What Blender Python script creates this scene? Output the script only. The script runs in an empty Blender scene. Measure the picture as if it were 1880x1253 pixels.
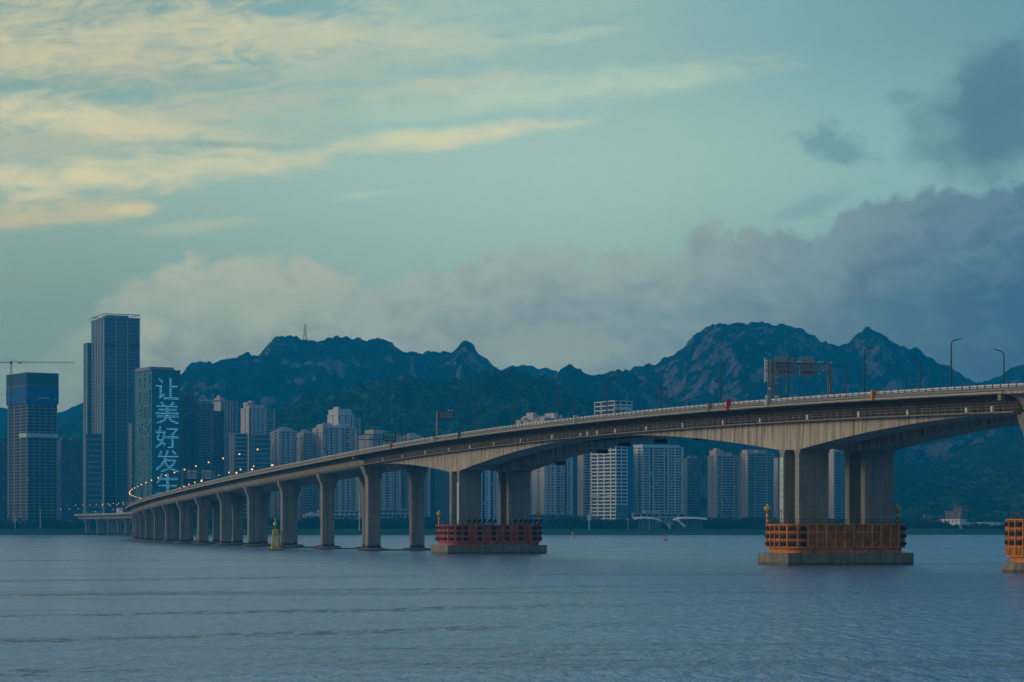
import bpy, math, random
import numpy as np
from mathutils import Vector, Matrix
R = math.radians
random.seed(7)
SC = bpy.context.scene
ORD = 'first second third fourth fifth sixth seventh eighth ninth tenth eleventh twelfth thirteenth fourteenth fifteenth'.split()
COL = SC.collection

# ------------------------------------------------------------------ camera
F = 4439.0      # focal length in photograph pixels
H = 8.61        # eye height above the water
YH = 966.6      # horizon row of the photograph
cam_d = bpy.data.cameras.new("camera"); cam = bpy.data.objects.new("camera", cam_d)
COL.objects.link(cam); SC.camera = cam
cam.location = (0, 0, H); cam.rotation_euler = (R(90), 0, 0)
cam_d.sensor_width = 36; cam_d.lens = 85.0
cam_d.shift_y = (YH - 626.5) / 1880.0
cam_d.clip_start = 1; cam_d.clip_end = 30000
SC.view_settings.view_transform = 'Standard'; SC.view_settings.look = 'None'
SC.view_settings.exposure = 0; SC.view_settings.gamma = 1
SC.cycles.use_denoising = True
SC.cycles.max_bounces = 5; SC.cycles.volume_bounces = 0
SC.cycles.volume_step_rate = 5

def lin(c):
    return tuple(((v/255)/12.92 if v/255 <= .04045 else ((v/255+.055)/1.055)**2.4) for v in c) + (1,)

# ------------------------------------------------------------------ node helpers
class NT:
    def __init__(s, tree): s.t = tree
    def n(s, typ, **k):
        o = s.t.nodes.new(typ)
        for a, b in k.items(): setattr(o, a, b)
        return o
    def put(s, sock, v):
        if hasattr(v, 'is_output'): s.t.links.new(v, sock)
        elif v is not None: sock.default_value = v
    def m(s, op, a, b=None, c=None, clamp=False):
        o = s.n('ShaderNodeMath', operation=op); o.use_clamp = clamp
        for i, v in enumerate((a, b, c)):
            if v is not None: s.put(o.inputs[i], v)
        return o.outputs[0]
    def mr(s, v, a, b, c=0.0, d=1.0, smooth=True):
        o = s.n('ShaderNodeMapRange'); o.interpolation_type = 'SMOOTHSTEP' if smooth else 'LINEAR'
        o.clamp = True
        for i, x in enumerate((v, a, b, c, d)): s.put(o.inputs[i], x)
        return o.outputs[0]
    def mix(s, f, a, b, mode='MIX'):
        o = s.n('ShaderNodeMix', data_type='RGBA', blend_type=mode)
        s.put(o.inputs[0], f); s.put(o.inputs[6], a); s.put(o.inputs[7], b)
        return o.outputs[2]
    def noise(s, vec, scale, detail=4, rough=.55, dist=0.0, dim='3D'):
        o = s.n('ShaderNodeTexNoise', noise_dimensions=dim)
        s.put(o.inputs['Vector'], vec)
        o.inputs['Scale'].default_value = scale; o.inputs['Detail'].default_value = detail
        o.inputs['Roughness'].default_value = rough; o.inputs['Distortion'].default_value = dist
        return o.outputs[0]
    def xyz(s, x, y, z):
        o = s.n('ShaderNodeCombineXYZ')
        for i, v in enumerate((x, y, z)): s.put(o.inputs[i], v)
        return o.outputs[0]
    def sep(s, v):
        o = s.n('ShaderNodeSeparateXYZ'); s.put(o.inputs[0], v); return o.outputs
    def mapv(s, v, scale, rot=(0, 0, 0), loc=(0, 0, 0)):
        o = s.n('ShaderNodeMapping'); s.put(o.inputs[0], v)
        o.inputs['Scale'].default_value = scale; o.inputs['Rotation'].default_value = rot
        o.inputs['Location'].default_value = loc
        return o.outputs[0]

# ------------------------------------------------------------------ sun
SUN = Vector((-.98, -.12, .26)).normalized()
sl = bpy.data.lights.new("sun", 'SUN'); so = bpy.data.objects.new("sun", sl); COL.objects.link(so)
sl.energy = 1.35; sl.angle = R(14); sl.color = (1.0, .79, .56)
so.rotation_euler = SUN.to_track_quat('Z', 'Y').to_euler(); so.location = (-300, -100, 300)

# ------------------------------------------------------------------ sky
AIR = .00014
def skc(c, v):     # sky radiance beyond the air that reads as colour c when seen through the haze at elevation v
    T = math.exp(-AIR*min(6950, 632/math.sin(R(max(v, 1)))))
    return tuple(max(0.0, (a-b*(1-T))/T) for a, b in zip(lin(c)[:3], (.005, .095, .24)))+(1,)
def px_u(x): return math.degrees(math.atan((x-940)/F))
def px_v(x, y): return math.degrees(math.atan((YH-y)/F*math.cos(math.atan((x-940)/F))))
world = bpy.data.worlds.new("World"); SC.world = world; world.use_nodes = True
wt = world.node_tree; wt.nodes.clear(); W = NT(wt)
tc = W.n('ShaderNodeTexCoord').outputs['Generated']
sx, sy, sz = W.sep(tc)
U = W.m('MULTIPLY', W.m('ARCTAN2', sx, sy), 57.29578)
V = W.m('MULTIPLY', W.m('ARCSINE', sz), 57.29578)
uv = W.xyz(U, V, 0.0)
def ramp_v(stops, val, lo, hi):
    r = W.n('ShaderNodeValToRGB'); cr = r.color_ramp; cr.interpolation = 'EASE'
    while len(cr.elements) < len(stops): cr.elements.new(.5)
    for e, (p, c) in zip(cr.elements, stops): e.position = (p-lo)/(hi-lo); e.color = skc(c, p)
    W.put(r.inputs[0], W.mr(val, lo, hi, smooth=False)); return r.outputs[0]
skyL = ramp_v([(-2, (100, 124, 134)), (2, (112, 136, 142)), (5, (124, 150, 150)), (8, (142, 174, 166)), (12, (122, 158, 160)), (18, (116, 164, 186)), (30, (98, 152, 198)), (80, (62, 112, 170))], V, -2, 80)
skyR = ramp_v([(-2, (40, 86, 120)), (2, (50, 96, 130)), (5, (96, 140, 152)), (8, (126, 172, 176)), (12, (104, 154, 166)), (18, (96, 150, 182)), (30, (80, 136, 192)), (80, (54, 102, 162))], V, -2, 80)
skyM = ramp_v([(-2, (96, 124, 136)), (2, (108, 138, 146)), (5, (134, 168, 166)), (8, (157, 190, 183)), (12, (138, 178, 180)), (18, (116, 168, 190)), (30, (92, 148, 200)), (80, (60, 110, 170))], V, -2, 80)
base = W.mix(W.mr(U, -12, 1), skyL, skyM)
base = W.mix(W.mr(U, 1, 13), base, skyR)
# warm dusk glow round the sun's side, behind the left of the picture
dot = W.m('ADD', W.m('ADD', W.m('MULTIPLY', sx, SUN.x), W.m('MULTIPLY', sy, SUN.y)), W.m('MULTIPLY', sz, SUN.z))
glow = W.mr(dot, .25, 1.0)
base = W.mix(W.m('MULTIPLY', glow, .8), base, (1.0, .74, .46, 1))
# high thin cirrus, brightest at the upper left: a broken veil plus separate long streaks
tilt = W.m('SUBTRACT', V, W.m('MULTIPLY', U, .075))
cv = W.xyz(W.m('MULTIPLY', U, .20), tilt, 0.0)
c1 = W.noise(cv, .62, 5, .60, 1.0)
c2 = W.noise(W.mapv(cv, (2.2, 1.3, 1), loc=(3, 7, 0)), 1.5, 6, .66, 1.6)
veil = W.m('ADD', W.m('MULTIPLY', c1, .62), W.m('MULTIPLY', c2, .38))
lowlim = W.m('ADD', 7.5, W.m('MULTIPLY', W.m('ADD', U, 12), .16))
cm = W.m('MULTIPLY', W.m('MULTIPLY', W.mr(W.m('SUBTRACT', V, lowlim), -1.4, 2.6), W.mr(U, 9, -5)), W.mr(V, 34, 13, .35, 1.0))
cal = W.m('MULTIPLY', W.mr(veil, .40, .57), cm)
ccol = W.mix(W.mr(U, -13, 0), skc((196, 192, 164), 10), skc((160, 184, 174), 9))
base = W.mix(W.m('MULTIPLY', cal, .82), base, ccol)
def streak(x0, y0, x1, y1, th, al, col, seed):
    global base
    u0, v0, u1, v1 = px_u(x0), px_v(x0, y0), px_u(x1), px_v(x1, y1)
    L = math.hypot(u1-u0, v1-v0)/2; an = math.atan2(v1-v0, u1-u0)
    a = W.m('SUBTRACT', U, (u0+u1)/2); b = W.m('SUBTRACT', V, (v0+v1)/2)
    c_, s_ = math.cos(an), math.sin(an)
    p = W.m('ADD', W.m('MULTIPLY', a, c_), W.m('MULTIPLY', b, s_)); q = W.m('SUBTRACT', W.m('MULTIPLY', b, c_), W.m('MULTIPLY', a, s_))
    nv = W.xyz(W.m('MULTIPLY', p, .42), W.m('MULTIPLY', q, 1.5), seed*3.7)
    n1 = W.noise(nv, 1.2, 6, .62, .9); n0 = W.noise(W.xyz(p, 0.0, seed*1.3), .45, 2)
    q = W.m('ADD', q, W.m('MULTIPLY', W.m('SUBTRACT', n0, .5), th/77.5*1.6))
    g = W.m('SUBTRACT', 1.0, W.m('ADD', W.m('POWER', W.m('ABSOLUTE', W.m('DIVIDE', p, L)), 2.2), W.m('POWER', W.m('ABSOLUTE', W.m('DIVIDE', q, th/77.5)), 1.6)))
    g = W.m('ADD', g, W.m('MULTIPLY', W.m('SUBTRACT', n1, .5), 2.4))
    g = W.m('ADD', g, W.m('MULTIPLY', W.m('SUBTRACT', c2, .5), 1.6))
    base = W.mix(W.m('MULTIPLY', W.mr(g, -.35, 1.45), al), base, skc(col, (v0+v1)/2))
CRE, CR2, GRN = (218, 208, 172), (200, 202, 174), (184, 204, 184)
streak(-350, 130, 760, 40, 62, .70, (212, 202, 166), 1)
streak(-300, 20, 400, 10, 40, .45, (196, 196, 166), 14)
streak(-260, 165, 500, 262, 40, .85, CRE, 2)
streak(-250, 345, 640, 298, 38, .90, CRE, 3)
streak(-150, 405, 290, 372, 30, .70, (212, 192, 154), 4)
streak(380, 60, 960, 75, 40, .60, CR2, 5)
streak(520, 278, 1110, 220, 24, .95, (208, 208, 176), 6)
streak(600, 215, 1440, 120, 36, .80, GRN, 7)
streak(640, 175, 1020, 135, 22, .60, CR2, 8)
streak(200, 385, 295, 382, 13, .9, (214, 200, 160), 9)
streak(230, 425, 510, 404, 15, .55, (184, 188, 166), 10)
streak(600, 367, 750, 350, 8, .5, GRN, 11)
streak(940, 76, 1170, 52, 15, .65, (184, 202, 184), 12)
streak(150, 225, 620, 175, 26, .45, (186, 188, 166), 13)
streak(240, 262, 620, 268, 7, .55, (136, 160, 158), 15)
streak(60, 150, 560, 140, 26, .40, (160, 172, 162), 16)
# heavy cloud bank above the mountains
fc = W.n('ShaderNodeFloatCurve'); cu = fc.mapping.curves[0]
edge = [(-400, 640), (60, 640), (140, 612), (200, 540), (300, 492), (400, 478), (560, 480), (640, 505), (690, 530), (760, 505), (880, 470), (1000, 448), (1100, 455), (1240, 455), (1310, 410), (1400, 415), (1480, 430), (1560, 380), (1650, 362), (1760, 348), (1880, 330), (2300, 300)]
vmax, umax = 14.0, 25.0
def cn(p): return ((px_u(p[0])+umax)/(2*umax), px_v(p[0], p[1])/vmax)
ep = [(0, .2)] + [cn(p) for p in edge] + [(1, .75)]
while len(cu.points) < len(ep): cu.points.new(.5, .5)
for p, q in zip(cu.points, ep): p.location = q
fc.mapping.update()
W.put(fc.inputs['Value'], W.mr(U, -umax, umax, smooth=False))
ve = W.m('MULTIPLY', fc.outputs[0], vmax)
b1 = W.noise(W.mapv(uv, (1, 1.25, 1)), .85, 6, .56, .5)
b2 = W.noise(W.mapv(uv, (1, 1.15, 1), loc=(5, 9, 0)), 2.6, 5, .6, .3)
off = W.m('ADD', W.m('MULTIPLY', W.m('SUBTRACT', b1, .5), 1.9), W.m('MULTIPLY', W.m('SUBTRACT', b2, .5), .6))
dpt = W.m('SUBTRACT', W.m('ADD', ve, off), V)
bal = W.m('MULTIPLY', W.mr(dpt, -.06, .30), W.mr(U, px_u(60), px_u(330), .25, 1.0))
litc = W.mix(W.mr(U, -9, 4), skc((162, 171, 163), 5), skc((146, 164, 165), 6))
litc = W.mix(W.mr(U, 2, 12), litc, skc((88, 122, 148), 6))
shdc = W.mix(W.mr(U, -9, 5), skc((126, 143, 149), 4), skc((112, 136, 150), 4))
shdc = W.mix(W.mr(U, 3, 12), shdc, skc((56, 98, 134), 4))
b3 = W.noise(W.mapv(uv, (1, 1.6, 1), loc=(11, 3, 0)), .75, 5, .55, .8)
bsh = W.m('ADD', W.mr(dpt, .05, 3.0), W.m('ADD', W.m('MULTIPLY', W.m('SUBTRACT', b3, .5), 2.6), W.m('MULTIPLY', W.m('SUBTRACT', b2, .5), .7)), clamp=True)
bcol = W.mix(bsh, litc, shdc)
bcol = W.mix(W.m('MULTIPLY', W.mr(V, 2.6, .2), .55), bcol, W.mix(W.mr(U, -2, 10), skc((126, 147, 150), 2.5), skc((36, 88, 126), 2.5)))
base = W.mix(W.m('MULTIPLY', bal, .93), base, bcol)
# a pale low cumulus in front of the bank, and dark scud at the upper right
def blob(cx, cy, rx, ry, amp, nsc, col, lo=.35, hi=.75, al=.9, seed=0, rot=0.0):
    global base
    cu_, cv_ = px_u(cx), px_v(cx, cy)
    a = W.m('SUBTRACT', U, cu_); b = W.m('SUBTRACT', V, cv_)
    cr_, sr_ = math.cos(rot), math.sin(rot)
    a2 = W.m('DIVIDE', W.m('ADD', W.m('MULTIPLY', a, cr_), W.m('MULTIPLY', b, sr_)), rx/77.5)
    b2_ = W.m('DIVIDE', W.m('SUBTRACT', W.m('MULTIPLY', b, cr_), W.m('MULTIPLY', a, sr_)), ry/77.5)
    r2 = W.m('ADD', W.m('MULTIPLY', a2, a2), W.m('MULTIPLY', b2_, b2_))
    g = W.m('SUBTRACT', 1.0, W.m('SQRT', r2))
    nn = W.noise(W.mapv(uv, (1, 1.3, 1), loc=(seed*3.1, seed*1.7, 0)), nsc, 5, .58, .4)
    g = W.m('ADD', g, W.m('MULTIPLY', W.m('SUBTRACT', nn, .5), amp))
    base = W.mix(W.m('MULTIPLY', W.mr(g, lo, hi), al), base, col)
blob(1010, 640, 190, 62, 1.0, 1.6, skc((140, 158, 158), 4), .05, .6, .75, 1)
blob(430, 560, 260, 110, 1.2, 1.1, skc((156, 170, 158), 5), .0, .9, .6, 2)
blob(1840, 222, 200, 120, .9, 1.0, skc((84, 120, 144), 9), -.15, .75, .92, 3, .35)
blob(1830, 150, 120, 90, 1.3, 1.3, skc((84, 122, 145), 10), .0, .6, .75, 4, .6)
blob(1530, 268, 95, 46, 1.6, 1.8, skc((100, 142, 156), 9), .1, .7, .7, 5, -.3)
blob(1660, 182, 50, 26, 1.6, 2.6, skc((104, 146, 158), 10), .1, .7, .6, 6)
blob(1490, 380, 95, 26, 1.6, 2.2, skc((112, 150, 160), 7), .1, .7, .5, 7, .3)
sky = W.n('ShaderNodeTexSky'); sky.sky_type = 'NISHITA'; sky.sun_disc = False
sky.sun_elevation = math.asin(SUN.z); sky.sun_rotation = math.atan2(SUN.x, SUN.y) % (2*math.pi)
sky.air_density = 1.5; sky.dust_density = 3
nis = W.mix(1.0, sky.outputs[0], (.07, .07, .07, 1), 'MULTIPLY')
base = W.mix(.08, base, nis)
bg = W.n('ShaderNodeBackground'); W.put(bg.inputs[0], base); bg.inputs[1].default_value = 1.0
wo = W.n('ShaderNodeOutputWorld'); wt.links.new(bg.outputs[0], wo.inputs[0])

# ------------------------------------------------------------------ materials
MATS = {}
def mat(name, col, rough=.8, metal=0.0, emit=None, es=0.0, fn=None, spec=.3):
    if name in MATS: return MATS[name]
    m = bpy.data.materials.new(name); m.use_nodes = True
    t = NT(m.node_tree); b = m.node_tree.nodes['Principled BSDF']
    c = tuple(col) + (1,)
    b.inputs['Roughness'].default_value = rough; b.inputs['Metallic'].default_value = metal
    b.inputs['Specular IOR Level'].default_value = spec
    co = t.n('ShaderNodeTexCoord').outputs['Object']
    if fn: fn(t, b, co, c)
    else:
        n1 = t.noise(co, .35, 5, .6); n2 = t.noise(co, 3.0, 3, .6)
        k = t.m('ADD', t.m('MULTIPLY', n1, .5), t.m('MULTIPLY', n2, .3))
        t.put(b.inputs['Base Color'], t.mix(t.mr(k, .25, .6), tuple(v*.72 for v in col)+(1,), c))
    if emit:
        b.inputs['Emission Color'].default_value = tuple(emit)+(1,); b.inputs['Emission Strength'].default_value = es
    MATS[name] = m; return m

def f_web(t, b, co, c):       # stained box girder: vertical streaks, segment joints, dirt
    x, y, z = t.sep(co)
    al = t.m('ADD', t.m('MULTIPLY', x, -.342), t.m('MULTIPLY', y, .94))
    sv = t.xyz(al, t.m('MULTIPLY', z, .06), 0.0)
    st = t.noise(sv, .55, 5, .65); st2 = t.noise(sv, 2.2, 3, .6); bl = t.noise(co, .16, 4, .6)
    col = t.mix(t.mr(st, .38, .60), (c[0]*.50, c[1]*.48, c[2]*.46, 1), c)
    col = t.mix(t.m('MULTIPLY', t.mr(st2, .58, .74), .55), col, (c[0]*.35, c[1]*.34, c[2]*.33, 1))
    col = t.mix(t.m('MULTIPLY', t.mr(bl, .5, .75), .4), col, (c[0]*.62, c[1]*.62, c[2]*.64, 1))
    lean = t.m('ADD', al, t.m('MULTIPLY', z, .16))
    sj = t.m('FRACT', t.m('DIVIDE', lean, 3.9))
    jn = t.m('MULTIPLY', t.mr(t.m('ABSOLUTE', t.m('SUBTRACT', sj, .5)), .085, .025), t.mr(t.noise(t.xyz(al, t.m('MULTIPLY', z, .1), 4.0), .3, 2), .44, .53))
    col = t.mix(t.m('MULTIPLY', jn, .85), col, (c[0]*.16, c[1]*.16, c[2]*.17, 1))
    rust = t.mr(t.noise(t.xyz(al, t.m('MULTIPLY', z, .05), 9.0), .22, 3, .7), .70, .76)
    col = t.mix(t.m('MULTIPLY', rust, .45), col, (.26, .12, .05, 1))
    t.put(b.inputs['Base Color'], col)
def f_shaft(t, b, co, c):     # board-marked pier concrete with lift lines and a tidal stain
    x, y, z = t.sep(co)
    st = t.noise(t.mapv(co, (1, 1, .06)), .9, 5, .6); bl = t.noise(co, .22, 4, .6)
    fine = t.noise(t.mapv(co, (.3, .3, 4)), 1.1, 3, .6)
    col = t.mix(t.mr(st, .38, .66), (c[0]*.80, c[1]*.80, c[2]*.80, 1), c)
    col = t.mix(t.m('MULTIPLY', t.mr(bl, .48, .62), .5), col, (c[0]*.6, c[1]*.6, c[2]*.6, 1))
    col = t.mix(t.m('MULTIPLY', t.mr(fine, .50, .64), .45), col, (c[0]*.7, c[1]*.7, c[2]*.7, 1))
    fr = t.m('FRACT', t.m('DIVIDE', z, 1.6))
    col = t.mix(t.m('MULTIPLY', t.mr(fr, .10, .02), .5), col, (c[0]*.45, c[1]*.45, c[2]*.45, 1))
    zt = t.m('ADD', z, t.m('MULTIPLY', t.noise(co, .8, 3), 1.2))
    col = t.mix(t.mr(zt, 2.9, 2.2), col, (.055, .048, .038, 1))
    t.put(b.inputs['Base Color'], col)
def f_cap(t, b, co, c):
    x, y, z = t.sep(co)
    st = t.noise(t.mapv(co, (1, 1, .2)), .8, 5, .6)
    col = t.mix(t.mr(st, .35, .65), (c[0]*.6, c[1]*.6, c[2]*.6, 1), c)
    zt = t.m('ADD', z, t.m('MULTIPLY', t.noise(co, .5, 3), .8))
    col = t.mix(t.m('MULTIPLY', t.mr(zt, 1.3, .6), .7), col, (.06, .05, .04, 1))
    t.put(b.inputs['Base Color'], col)
def f_paint(t, b, co, c):     # weathered marine paint
    n1 = t.noise(co, .5, 5, .65); n2 = t.noise(t.mapv(co, (2, 2, .3)), 1.3, 4, .6)
    col = t.mix(t.mr(n1, .4, .65), (c[0]*.62, c[1]*.60, c[2]*.6, 1), c)
    col = t.mix(t.m('MULTIPLY', t.mr(n2, .52, .66), .7), col, (.10, .045, .025, 1))
    t.put(b.inputs['Base Color'], col)
def f_glass(t, b, co, c):     # glazing: every pane its own tone (blinds, rooms)
    x, y, z = t.sep(co)
    cell = t.xyz(t.m('FLOOR', t.m('DIVIDE', x, 1.7)), t.m('FLOOR', t.m('DIVIDE', y, 1.7)), t.m('FLOOR', t.m('DIVIDE', z, 3.1)))
    wn = t.n('ShaderNodeTexWhiteNoise'); t.put(wn.inputs[0], cell)
    k = wn.outputs[0]
    col = t.mix(t.mr(k, .3, 1.0, smooth=False), c, (c[0]*2.2+.01, c[1]*2.2+.015, c[2]*2.2+.02, 1))
    col = t.mix(t.mr(k, .93, .96), col, (.30, .32, .32, 1))
    t.put(b.inputs['Base Color'], col)
def f_curtain(t, b, co, c):   # smooth curtain wall glass
    x, y, z = t.sep(co)
    cell = t.xyz(t.m('FLOOR', t.m('DIVIDE', x, 3.2)), t.m('FLOOR', t.m('DIVIDE', y, 3.2)), t.m('FLOOR', t.m('DIVIDE', z, 4.2)))
    wn = t.n('ShaderNodeTexWhiteNoise'); t.put(wn.inputs[0], cell)
    big = t.noise(t.mapv(co, (1, 1, .4)), .035, 3, .5)
    col = t.mix(wn.outputs[0], (c[0]*.7, c[1]*.7, c[2]*.7, 1), (c[0]*1.3, c[1]*1.3, c[2]*1.3, 1))
    col = t.mix(t.m('MULTIPLY', t.mr(big, .4, .65), .6), col, (c[0]*.4, c[1]*.45, c[2]*.5, 1))
    t.put(b.inputs['Base Color'], col)

M_web = mat('girder_concrete', (.42, .385, .33), .85, fn=f_web)
M_shaft = mat('pier_concrete', (.255, .25, .24), .88, fn=f_shaft)
M_cap = mat('cap_concrete', (.22, .20, .165), .9, fn=f_cap)
M_slab = mat('deck_concrete', (.20, .19, .175), .9)
M_webd = mat('shade_dark_concrete', (.115, .108, .092), .9, fn=f_web)  # stained girder concrete with the overhang's shade put into a darker colour
M_asph = mat('asphalt', (.05, .05, .052), .9)
M_white = mat('white_painted_steel', (.62, .63, .62), .5)
M_grey = mat('galvanised_steel', (.30, .31, .31), .5, .3)
M_dgrey = mat('dark_steel', (.05, .055, .06), .6)
M_black = mat('rubber', (.018, .018, .02), .8)
M_orange = mat('orange_paint', (.80, .27, .045), .6, fn=f_paint)
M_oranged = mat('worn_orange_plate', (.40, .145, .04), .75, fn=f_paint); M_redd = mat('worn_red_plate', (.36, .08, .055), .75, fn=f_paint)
M_red = mat('faded_red_paint', (.66, .15, .085), .6, fn=f_paint)
M_yel = mat('yellow_paint', (.80, .52, .03), .6)
M_redp = mat('red_paint', (.5, .05, .04), .6)
M_green = mat('sign_green', (.0, .22, .13), .6)
M_tan = mat('pipe_paint', (.52, .47, .38), .6)

# ------------------------------------------------------------------ mesh builder
class MB:
    def __init__(s): s.v = []; s.f = []; s.mi = []; s.cur = 0
    def add(s, vs, fs):
        o = len(s.v); s.v += [tuple(p) for p in vs]; s.f += [tuple(i+o for i in q) for q in fs]
        s.mi += [s.cur]*len(fs)
    def box(s, x0, x1, y0, y1, z0, z1):
        s.add([(x0, y0, z0), (x1, y0, z0), (x1, y1, z0), (x0, y1, z0), (x0, y0, z1), (x1, y0, z1), (x1, y1, z1), (x0, y1, z1)],
              [(0, 3, 2, 1), (4, 5, 6, 7), (0, 1, 5, 4), (1, 2, 6, 5), (2, 3, 7, 6), (3, 0, 4, 7)])
    def bar(s, p, q, r, n=6, r2=None):
        p = Vector(p); q = Vector(q); d = q-p
        if d.length < 1e-6: return
        r2 = r if r2 is None else r2
        a = d.orthogonal().normalized(); b = d.normalized().cross(a)
        vs = []
        for c, rr in ((p, r), (q, r2)):
            for i in range(n):
                t = 2*math.pi*(i+.5)/n; vs.append(c + a*math.cos(t)*rr + b*math.sin(t)*rr)
        fs = [(i, (i+1) % n, n+(i+1) % n, n+i) for i in range(n)] + [tuple(range(n-1, -1, -1)), tuple(range(n, 2*n))]
        s.add(vs, fs)
    def tube(s, pts, r, n=6):
        for a, b in zip(pts[:-1], pts[1:]): s.bar(a, b, r, n)
    def lathe(s, prof, n=16, c=(0, 0, 0)):
        vs = []; fs = []
        for r, z in prof:
            for i in range(n):
                t = 2*math.pi*i/n; vs.append((c[0]+r*math.cos(t), c[1]+r*math.sin(t), c[2]+z))
        for k in range(len(prof)-1):
            for i in range(n): fs.append((k*n+i, k*n+(i+1) % n, (k+1)*n+(i+1) % n, (k+1)*n+i))
        fs.append(tuple(range(n-1, -1, -1))); m = (len(prof)-1)*n; fs.append(tuple(range(m, m+n)))
        s.add(vs, fs)
    def loft(s, rings, cap=True):
        n = len(rings[0]); vs = [p for r in rings for p in r]; fs = []
        for k in range(len(rings)-1):
            for i in range(n): fs.append((k*n+i, k*n+(i+1) % n, (k+1)*n+(i+1) % n, (k+1)*n+i))
        if cap:
            fs.append(tuple(range(n-1, -1, -1))); m = (len(rings)-1)*n; fs.append(tuple(range(m, m+n)))
        s.add(vs, fs)
    def build(s, name, m, parent=None, org=(0, 0, 0), smooth=False):
        me = bpy.data.meshes.new(name)
        ox, oy, oz = org
        me.from_pydata([(a-ox, b-oy, c-oz) for a, b, c in s.v], [], s.f)
        ms = m if isinstance(m, (list, tuple)) else [m]
        for q in ms: me.materials.append(q)
        if len(ms) > 1: me.polygons.foreach_set('material_index', s.mi)
        if smooth: me.polygons.foreach_set('use_smooth', [True]*len(me.polygons))
        me.update()
        o = bpy.data.objects.new(name, me); COL.objects.link(o)
        if parent: o.parent = parent
        else: o.location = org
        return o
def tag(o, label=None, cat=None, group=None, kind=None):
    if label: o['label'] = label
    if cat: o['category'] = cat
    if group: o['group'] = group
    if kind: o['kind'] = kind
    return o
def empty(name, loc, label, cat, rz=0.0, group=None):
    o = bpy.data.objects.new(name, None); COL.objects.link(o); o.location = loc; o.rotation_euler = (0, 0, rz)
    return tag(o, label, cat, group)
def copy_tree(o, parent=None):
    c = o.copy(); COL.objects.link(c)
    if parent: c.parent = parent
    for ch in list(o.children): copy_tree(ch, c)
    return c

# ------------------------------------------------------------------ value noise (numpy)
rng = np.random.RandomState(3); LAT = rng.rand(512, 512)
def vnoise(x, y):
    xi = np.floor(x).astype(int); yi = np.floor(y).astype(int); fx = x-xi; fy = y-yi
    fx = fx*fx*(3-2*fx); fy = fy*fy*(3-2*fy)
    g = lambda a, b: LAT[a % 512, b % 512]
    return (g(xi, yi)*(1-fx)+g(xi+1, yi)*fx)*(1-fy) + (g(xi, yi+1)*(1-fx)+g(xi+1, yi+1)*fx)*fy
def fbm(x, y, o=5, g=.5):
    a = 1.0; t = 0; r = 0
    for i in range(o): r = r + a*(vnoise(x*2**i+17*i, y*2**i+31*i)-.5); t += a; a *= g
    return r/t*2
def ridged(x, y, o=5, g=.55):
    a = 1.0; t = 0; r = 0
    for i in range(o): r = r + a*(1-np.abs(2*vnoise(x*2**i+7*i, y*2**i+13*i)-1)); t += a; a *= g
    return r/t
def grid_mesh(name, X, Y, Z, m, smooth=True):
    ny, nx = X.shape
    co = np.stack([X, Y, Z], -1).reshape(-1, 3)
    i = np.arange(ny*nx).reshape(ny, nx)
    q = np.stack([i[:-1, :-1], i[:-1, 1:], i[1:, 1:], i[1:, :-1]], -1).reshape(-1, 4)
    me = bpy.data.meshes.new(name)
    me.vertices.add(len(co)); me.vertices.foreach_set('co', co.astype(np.float32).ravel())
    me.loops.add(q.size); me.loops.foreach_set('vertex_index', q.astype(np.int32).ravel())
    me.polygons.add(len(q)); me.polygons.foreach_set('loop_start', np.arange(0, q.size, 4, dtype=np.int32))
    me.polygons.foreach_set('loop_total', np.full(len(q), 4, dtype=np.int32))
    me.update(calc_edges=True); me.materials.append(m)
    if smooth: me.polygons.foreach_set('use_smooth', [True]*len(q))
    o = bpy.data.objects.new(name, me); COL.objects.link(o); return o

# ------------------------------------------------------------------ ground, bank and water
SH = 2440.0    # distance of the far shore
def f_ground(t, b, co, c):
    n1 = t.noise(t.mapv(co, (.3, 1, 1)), .02, 5, .6); n2 = t.noise(co, .25, 4, .6)
    col = t.mix(t.mr(n1, .35, .65), (.018, .062, .030, 1), (.034, .10, .045, 1))
    col = t.mix(t.m('MULTIPLY', t.mr(n2, .45, .7), .6), col, (.03, .045, .02, 1))
    x, y, z = t.sep(co)
    col = t.mix(t.mr(t.m('ADD', z, t.m('MULTIPLY', n2, .8)), 1.7, .9), col, (.05, .042, .032, 1))
    t.put(b.inputs['Base Color'], col)
M_ground = mat('reed_bank', (.05, .08, .03), .95, spec=0.0, fn=f_ground)
gy = np.array([-600, 0, 1500, SH-40, SH-6, SH, SH+4, SH+10, SH+30, SH+45, SH+60, SH+62, SH+90, 3300, 5000, 6900.])
gz = np.array([-6, -6, -6, -6, -1.5, .2, 1.6, 2.3, 4.6, 5.6, 6.0, 5.2, 4.6, 4.6, 6, 6.])
gx = np.linspace(-3400, 3400, 900)
GX, GY = np.meshgrid(gx, gy)
wig = fbm(GX*.004, GX*0+2, 3)*8; GY2 = GY + np.where((GY > 2000) & (GY < 2600), wig, 0)
GZ = np.repeat(gz[:, None], len(gx), 1) + np.where((gz > 1)[:, None] & (GY < 2600), fbm(GX*.05, GY*.05, 3)*.5, 0)
g = grid_mesh('ground', GX, GY2, GZ, M_ground); tag(g, 'flat green river bank and land on the far shore', 'ground', kind='structure')

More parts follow.
